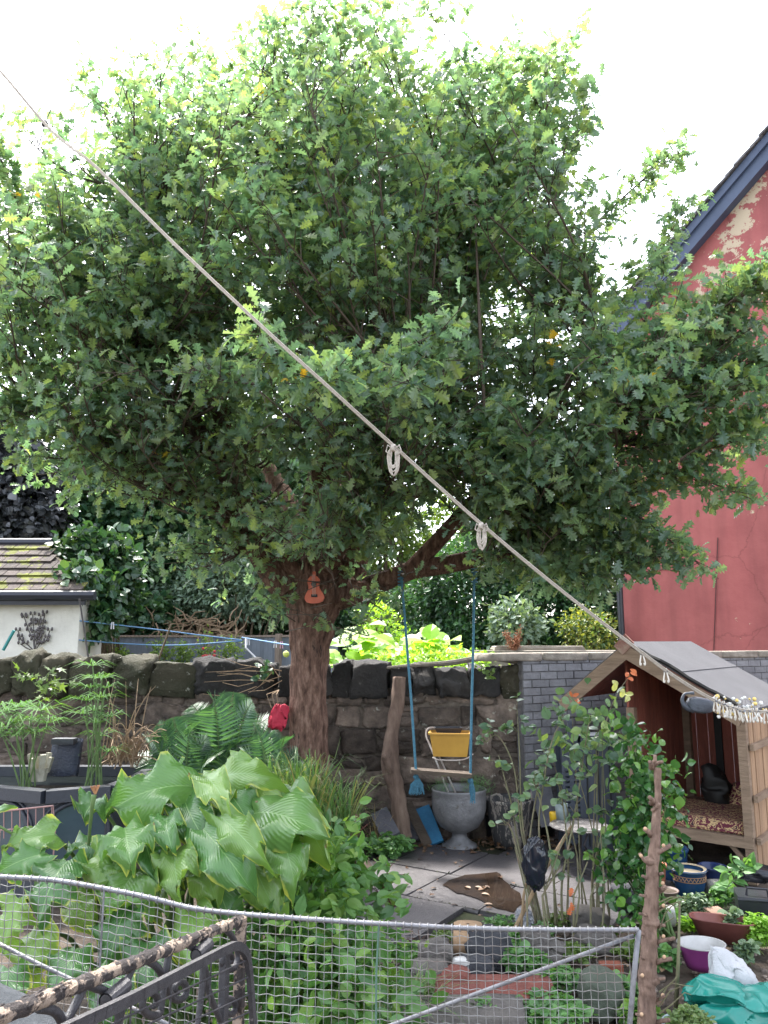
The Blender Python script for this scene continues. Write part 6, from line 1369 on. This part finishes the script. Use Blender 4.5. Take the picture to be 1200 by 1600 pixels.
# ================================================================ WIRE MESH FENCE
m_galv=M("galvanised",(.27,.27,.285),(.15,.15,.165),scale=14,rough=.45,metallic=.6,bump=.3); m_wire=M("mesh_wire",(.25,.25,.25),(.13,.09,.075),scale=5,rough=.5,metallic=.45,bump=0,c3=(.36,.36,.37)); m_green=M("green_wire",(.10,.18,.14),rough=.5,bump=0)
MY=2.5
tops=[(-60,1366),(0,1370),(80,1375),(155,1387),(230,1402),(300,1419),(375,1428),(480,1436),(590,1443),(700,1449),(800,1452),(900,1453),(998,1453)]
tpts=[P(x,y,MY) for x,y in tops]; tq,tr2=smooth_path(tpts,[.0074]*len(tpts),6)
mf=thing('mesh_fence','galvanised wire mesh fence panel with a bent tube top rail across the foreground','fence',(0,MY,0))
mb=MB(); mb.tube(tq,tr2,8)
bq=[p+V(.006*rnd(-1,1),-.004,-.004) for p in tq]
cr2=P(998,1453,MY); bot=P(975,1700,MY); mb.tube([cr2,P(990,1530,MY),P(984,1600,MY),V(P(975,1700,MY).x,MY,.12)],.0085,8)
mb.build('top_rail',m_galv,mf,smooth=True)
xs=np.array([p.x for p in tq]); zs=np.array([p.z for p in tq])
pit=.0242; X0=xs[0]; X1=cr2.x
def zt_at(x): return float(np.interp(x,xs,zs))
def xr_at(z): # right edge
    a=cr2; b=P(984,1600,MY); f=(a.z-z)/(a.z-b.z); return a.x+(b.x-a.x)*f
mb=MB(); nv=int((X1-X0)/pit); ZB=.30
for i in range(nv+1):
    x=X1-i*pit-.008; z=zt_at(x); pts=[]; k=0; wob_=rnd(-.002,.002)
    while z>ZB:
        xx=x+wob_+.0012*math.sin(k*math.pi+i*math.pi)
        if xx<xr_at(z)-.002: pts.append(V(xx,MY+.0022*(1 if (k+i)%2 else -1),z))
        z-=pit; k+=1
    if len(pts)>1: mb.tube(pts,.0011,4,cap=False)
nh=int((1.1-ZB)/pit)+2
for j in range(1,nh+1):
    pts=[]; x=X0; i=0
    while x<X1:
        z=zt_at(x)-j*pit
        if x<xr_at(z) and z>ZB-.02: pts.append(V(x,MY-.0022*(1 if (i+j)%2 else -1),z+.0016*(1 if (i%2) else -1)))
        x+=pit; i+=1
    if len(pts)>1: mb.tube(pts,.0012,4,cap=False)
# wire wraps round the rail
for i in range(0,nv):
    x=X1-i*pit-.008; z=zt_at(x); mb.tube([V(x+.002*math.cos(t_),MY+.0105*math.cos(t_),z+.0105*math.sin(t_)) for t_ in np.linspace(0,6.28,8)],.0014,3,cap=False)
mb.build('wire_mesh',m_wire,mf)
mb=MB(); x=P(157,1500,MY).x; mb.tube([V(x,MY-.004,zt_at(x)),V(x,MY-.004,.12)],.0035,6); mb.build('upright',m_galv,mf)
mb=MB(); mb.tube([P(592,1444,MY-.006),P(588,1520,MY-.006),V(P(585,1600,MY).x,MY-.006,.12)],.0032,6); mb.build('upright',m_green,mf)
mb=MB(); mb.tube([P(990,1462,MY+.012),P(800,1532,MY+.012),P(600,1606,MY+.012),P(420,1672,MY+.012)],.0062,8); mb.build('brace',m_galv,mf,smooth=True)
mb=MB(); mb.tube([P(-40,1455,MY+.012),P(60,1506,MY+.012),P(200,1572,MY+.012),P(420,1672,MY+.012)],.0060,8); mb.build('brace',m_galv,mf,smooth=True)
mb=MB(); mb.tube([V(P(200,1700,MY).x-1.2,MY,.12),V(P(975,1700,MY).x,MY,.12)],.0085,8); mb.build('bottom_rail',m_galv,mf)
# ================================================================ IRON GATE in the foreground
m_flake=M("flaking_black_paint",(.10,.08,.075),(.045,.038,.042),scale=30,rough=.6,bump=1,bscale=70,spot=(.60,.46,.36),spot_scale=34,spot_lo=.50)
m_iron=M("black_iron",(.055,.052,.058),(.03,.03,.035),scale=30,rough=.38,bump=.4,spot=(.22,.19,.19),spot_scale=40,spot_lo=.68)
GA=P(0,1590,.92); GB=P(378,1434,1.62)
gd=(GB-GA); gd.z=0; gd.normalize(); gn=V(gd.y,-gd.x,0)
def GPl(px,py,off=0): return onplane(px,py,GA+gn*off,gn)
gate=thing('iron_gate','ornate wrought iron gate with flaking paint and scrolls, standing open in the left foreground','gate',(GB.x,GB.y,0))
GB2=GPl(378,1437); mb=MB(); ext=GA-gd*.25
NS=40; a_=GPl(-60,1612); b_=GB2; vs=[];fs=[]
nb_=60; mb.tube([a_.lerp(b_,k/nb_)+V(rnd(-.0008,.0008),0,rnd(-.0012,.0012)) for k in range(nb_+1)],[.0092*rnd(.9,1.1) for k in range(nb_+1)],12)
for k in range(90):
    f=random.random(); p=a_.lerp(b_,f); t_=rnd(0,3.1); mb.block(p+gn*.0092*math.cos(t_)+V(0,0,.0092*math.sin(t_)),(rnd(.003,.009),rnd(.001,.0018),rnd(.001,.002)),Matrix.Rotation(math.atan2(gd.y,gd.x),3,'Z'),rd=.3,amp=.2,nn=2)
mb.build('top_bar',m_flake,gate,smooth=True)
pe=GB2; mb=MB(); mb.beam(pe+V(0,0,.005)-gd*.004,V(pe.x,pe.y,0)-gd*.004,.018,.016,up=(gd.x,gd.y,0)); mb.build('end_post',m_flake,gate)
mb=MB(); a2=GPl(352,1482,.0); mb.beam(V(a2.x,a2.y,a2.z),V(a2.x,a2.y,0),.012,.020,up=(gd.x,gd.y,0)); mb.build('inner_post',m_iron,gate)
# second, round cornered frame with mesh infill, a little nearer
of=.03
fr=[(60,1632),(110,1606),(200,1563),(300,1511),(350,1485),(368,1478),(378,1482),(385,1492),(390,1520),(396,1600),(402,1680)]
q,r_=smooth_path([GPl(x,y,of) for x,y in fr],[.0085]*len(fr),5); mb=MB()
for i in range(len(q)-1):
    dd=(q[i+1]-q[i]).normalized(); mb.beam(q[i]-dd*.0012,q[i+1]+dd*.0012,.009,.015,up=dd.cross(gn))
mb.build('panel_frame',m_iron,gate)
mb=MB()
for k in range(9):
    mb.tube([GPl(386+k*1.2,1500+k*27,of),GPl(200,1500+k*27+88-k*0,of),GPl(60,1500+k*27+88+72,of)],.0016,5)
for x,y in [(330,1496),(268,1530),(205,1562),(150,1590)]:
    p=GPl(x,y,of-.003); mb.tube([p,V(p.x,p.y,.3)],.0014,5)
mb.build('panel_wires',m_iron,gate)
def scroll(pts,r0=.0058):
    w3=[GPl(x,y,-.002) for x,y in pts]; q,r_=smooth_path(w3,[r0]*len(w3),5); mb=MB(); mb.tube(q,[r0*(1 if i<len(q)*.7 else 1-.35*(i/len(q)-.7)/.3) for i in range(len(q))],8); mb.build('scroll',m_iron,gate,smooth=True)
def spiral(cx,cy,r,a0,turns,sgn=1,n=16,asp=1.25):
    return [(cx+r*(1-.72*k/n)*math.cos(a0+sgn*turns*2*math.pi*k/n),cy+asp*r*(1-.72*k/n)*math.sin(a0+sgn*turns*2*math.pi*k/n)) for k in range(n+1)]
scroll([(330,1450),(352,1452),(366,1470),(372,1492)]+spiral(357,1500,14,.2,1.15)[1:])
scroll([(330,1451),(322,1478),(318,1500),(316,1540),(312,1575),(306,1620)])
scroll([(285,1472),(300,1480),(312,1492),(322,1520),(326,1548),(336,1575),(346,1600),(350,1620)])
scroll([(268,1478),(262,1500),(258,1530),(262,1545)]+spiral(280,1545,16,3.1,1.2,-1)[1:])
scroll([(228,1500),(246,1512),(256,1535),(252,1570)]+spiral(237,1565,20,.3,1.2)[1:])
scroll([(210,1506),(200,1528),(196,1548),(190,1580),(180,1620)])
scroll([(130,1545),(118,1570),(108,1590),(100,1620)])
scroll([(140,1540),(162,1548),(180,1565),(186,1600),(180,1640)])
scroll([(60,1575),(85,1580),(98,1600),(104,1640)])
scroll(spiral(358,1575,14,2.9,1.3,1)[::-1]+[(344,1600),(340,1640)])
for (x,y) in [(306,1493),(165,1565)]:
    c=GPl(x,y,.012); mb=MB(); mb.tube([c,c+gd*.05],.0105,12,cap=False); mb.tube([c+gd*.05,c],.0085,12,cap=True); s=mb.build('pipe_socket',m_iron,gate,smooth=False)
# grey stone pier cap bottom left
m_pier=M("pier_concrete",(.075,.085,.098),(.035,.04,.048),scale=10,rough=.9,bump=.8,bscale=60)
mb=MB(); c=P(0,1560,1.75); mb.block((c.x-.24,1.75,c.z-.30),(.28,.28,.30),Matrix.Rotation(.25,3,'Z')@Matrix.Rotation(.45,3,'Y'),rd=.35,amp=.02,nn=10); mb.box((c.x-.30,1.8,(c.z-.3)/2),(.25,.2,(c.z-.3)/2))
tag(mb.build('concrete_pier',m_pier,smooth=True),'rough grey concrete pier at the bottom left corner behind the iron gate','pier')
# ================================================================ WHITE WASHING LINE
m_wr=M("white_rope",(.66,.60,.52),(.48,.42,.36),scale=80,rough=.85,bump=.6,bscale=300)
wl_=[(-60,52,4.0),(0,112,3.9),(80,205,3.8),(150,262,3.7),(270,380,3.6),(410,512,3.5),(520,612,3.5),(615,698,3.6),(752,820,3.7),(880,926,3.8),(1010,1026,3.9),(1060,1062,3.95),(1110,1092,4.0),(1150,1108,4.0),(1200,1113,4.0),(1260,1112,4.0)]
wq=[P(*p) for p in wl_]; q,r_=smooth_path(wq,[.0048,.005,.0052,.0056]+[.0060]*12,5)
line=thing('rope_line','white cord washing line running diagonally across the whole picture from upper left to the playhouse','washing line',tuple(wq[7]))
mb=MB(); mb.tube(q,r_,7); 
q2,_=smooth_path([p+V(.004,-.006,.006) for p in wq],[.003]*len(wq),5); mb.tube(q2,.0032,5); mb.build('cord',m_wr,line,smooth=True)
for (x,y,Y,sc_) in [(615,700,3.6,1.0),(752,822,3.7,.85)]:
    mb=MB(); c=P(x,y,Y); s_=S(x,y,Y)*sc_
    for k in range(7):
        w_=rnd(3,9)*s_; h_=rnd(28,46)*s_; ox=rnd(-7,7)*s_; ph=rnd(0,3)
        loop=[c+V(ox*t_/1.0*.5+w_*math.sin(2*math.pi*t_),rnd(-.004,.004),-h_*.5*(1-math.cos(2*math.pi*t_))) for t_ in np.linspace(0,1,17)[:-1]]
        mb.tube(loop,.0042,5,closed=True)
    for k in range(4): mb.tube([c+V(.006*math.cos(t_)+.004*k-.006,.016*math.cos(t_),.016*math.sin(t_)) for t_ in np.linspace(0,6.28,9)],.004,5)
    for sg in (-1,1): mb.tube([c+V(0,0,-4*s_),c+V(sg*9*s_,-.01,4*s_),c+V(sg*12*s_,-.01,-6*s_),c+V(sg*5*s_,-.01,-12*s_)],.004,5)
    mb.build('rope_knot',m_wr,line,smooth=True)
# dark knot with wire ends near the upper left
mb=MB(); c=P(70,193,4.12); mb.block(c,(.016,.014,.018),rd=.6,amp=.15,nn=4)
for e in [(48,226),(60,232),(80,170),(88,200)]: mb.tube([c,P(e[0],e[1],4.1)],.003,4)
mb.build('tie_knot',m_art,line)
m_pg=M("ivory_peg",(.62,.58,.52),(.5,.46,.4),rough=.5,bump=.1)
proto=None
pegspots=[(1003,1021,3.9,'ivory peg on the white line above the playhouse ridge'),(1040,1048,3.93,'ivory peg on the white line halfway down the playhouse bargeboard')]+[(1118+k*6.5,1094+min(k*2.6,16)+0,4.0,None) for k in range(11)]+[(1196,1112,4.0,'last ivory peg on the white line at the right edge')]
def mkpeg():
    e=thing('clothes_peg','','clothes peg',(0,0,0),'pegs on the white washing line'); 
    for sg in (-1,1):
        mb=MB(); q,r_=smooth_path([V(sg*.004,0,.016),V(sg*.006,0,-.01),V(sg*.012,0,-.042),V(sg*.010,0,-.055),V(sg*.005,0,-.044)],[.003,.0035,.004,.004,.002],3); mb.tube(q,r_,6); mb.build('peg_arm',m_pg,e,smooth=True)
    mb=MB(); mb.tube([V(-.01,0,0),V(.01,0,0)],.006,6); mb.build('spring',m_galv,e); return e
proto=mkpeg()
for i,(x,y,Y,lab) in enumerate(pegspots):
    if i==0: o=proto
    else:
        o=proto.copy(); COL.objects.link(o)
        for ch in list(proto.children): c=ch.copy(); COL.objects.link(c); c.parent=o
    o.location=P(x,y+1,Y); o.rotation_euler=(rnd(-.2,.2),rnd(-.3,.3),rnd(-1.2,1.2)) if lab is None else (0,rnd(-.1,.1),rnd(-.4,.4))
    o['label']=lab or 'ivory peg bunched with others beside the fairy lights on the white line'
# string of small glass beads / fairy lights
fl_=thing('fairy_lights','cluster of small white and gold bauble lights hung at the right eave of the playhouse','string lights',tuple(P(1140,1110,4.15)))
m_b1=M("pearl_bead",(.75,.75,.72),rough=.15,bump=0); m_b2=M("gold_bead",(.75,.55,.18),rough=.2,bump=0)
b1=None; me1=None; mb=MB(); pts=[]
for k in range(64):
    t_=rnd(0,1); x=1120+75*t_+rnd(-6,6); y=1098+rnd(-11,22)+6*t_; Y=4.15+rnd(-.06,.06); p=P(x,y,Y); pts.append(p); big=random.random()
    m2=MB(); m2.sphere(V(*p),(.006+.007*big*big),8); m2.build('bulb',m_b1 if random.random()<.55 else m_b2,fl_,smooth=True)
pts.sort(key=lambda p:p.x); mb.tube(pts,.0012,3); mb.build('wire',m_art,fl_)
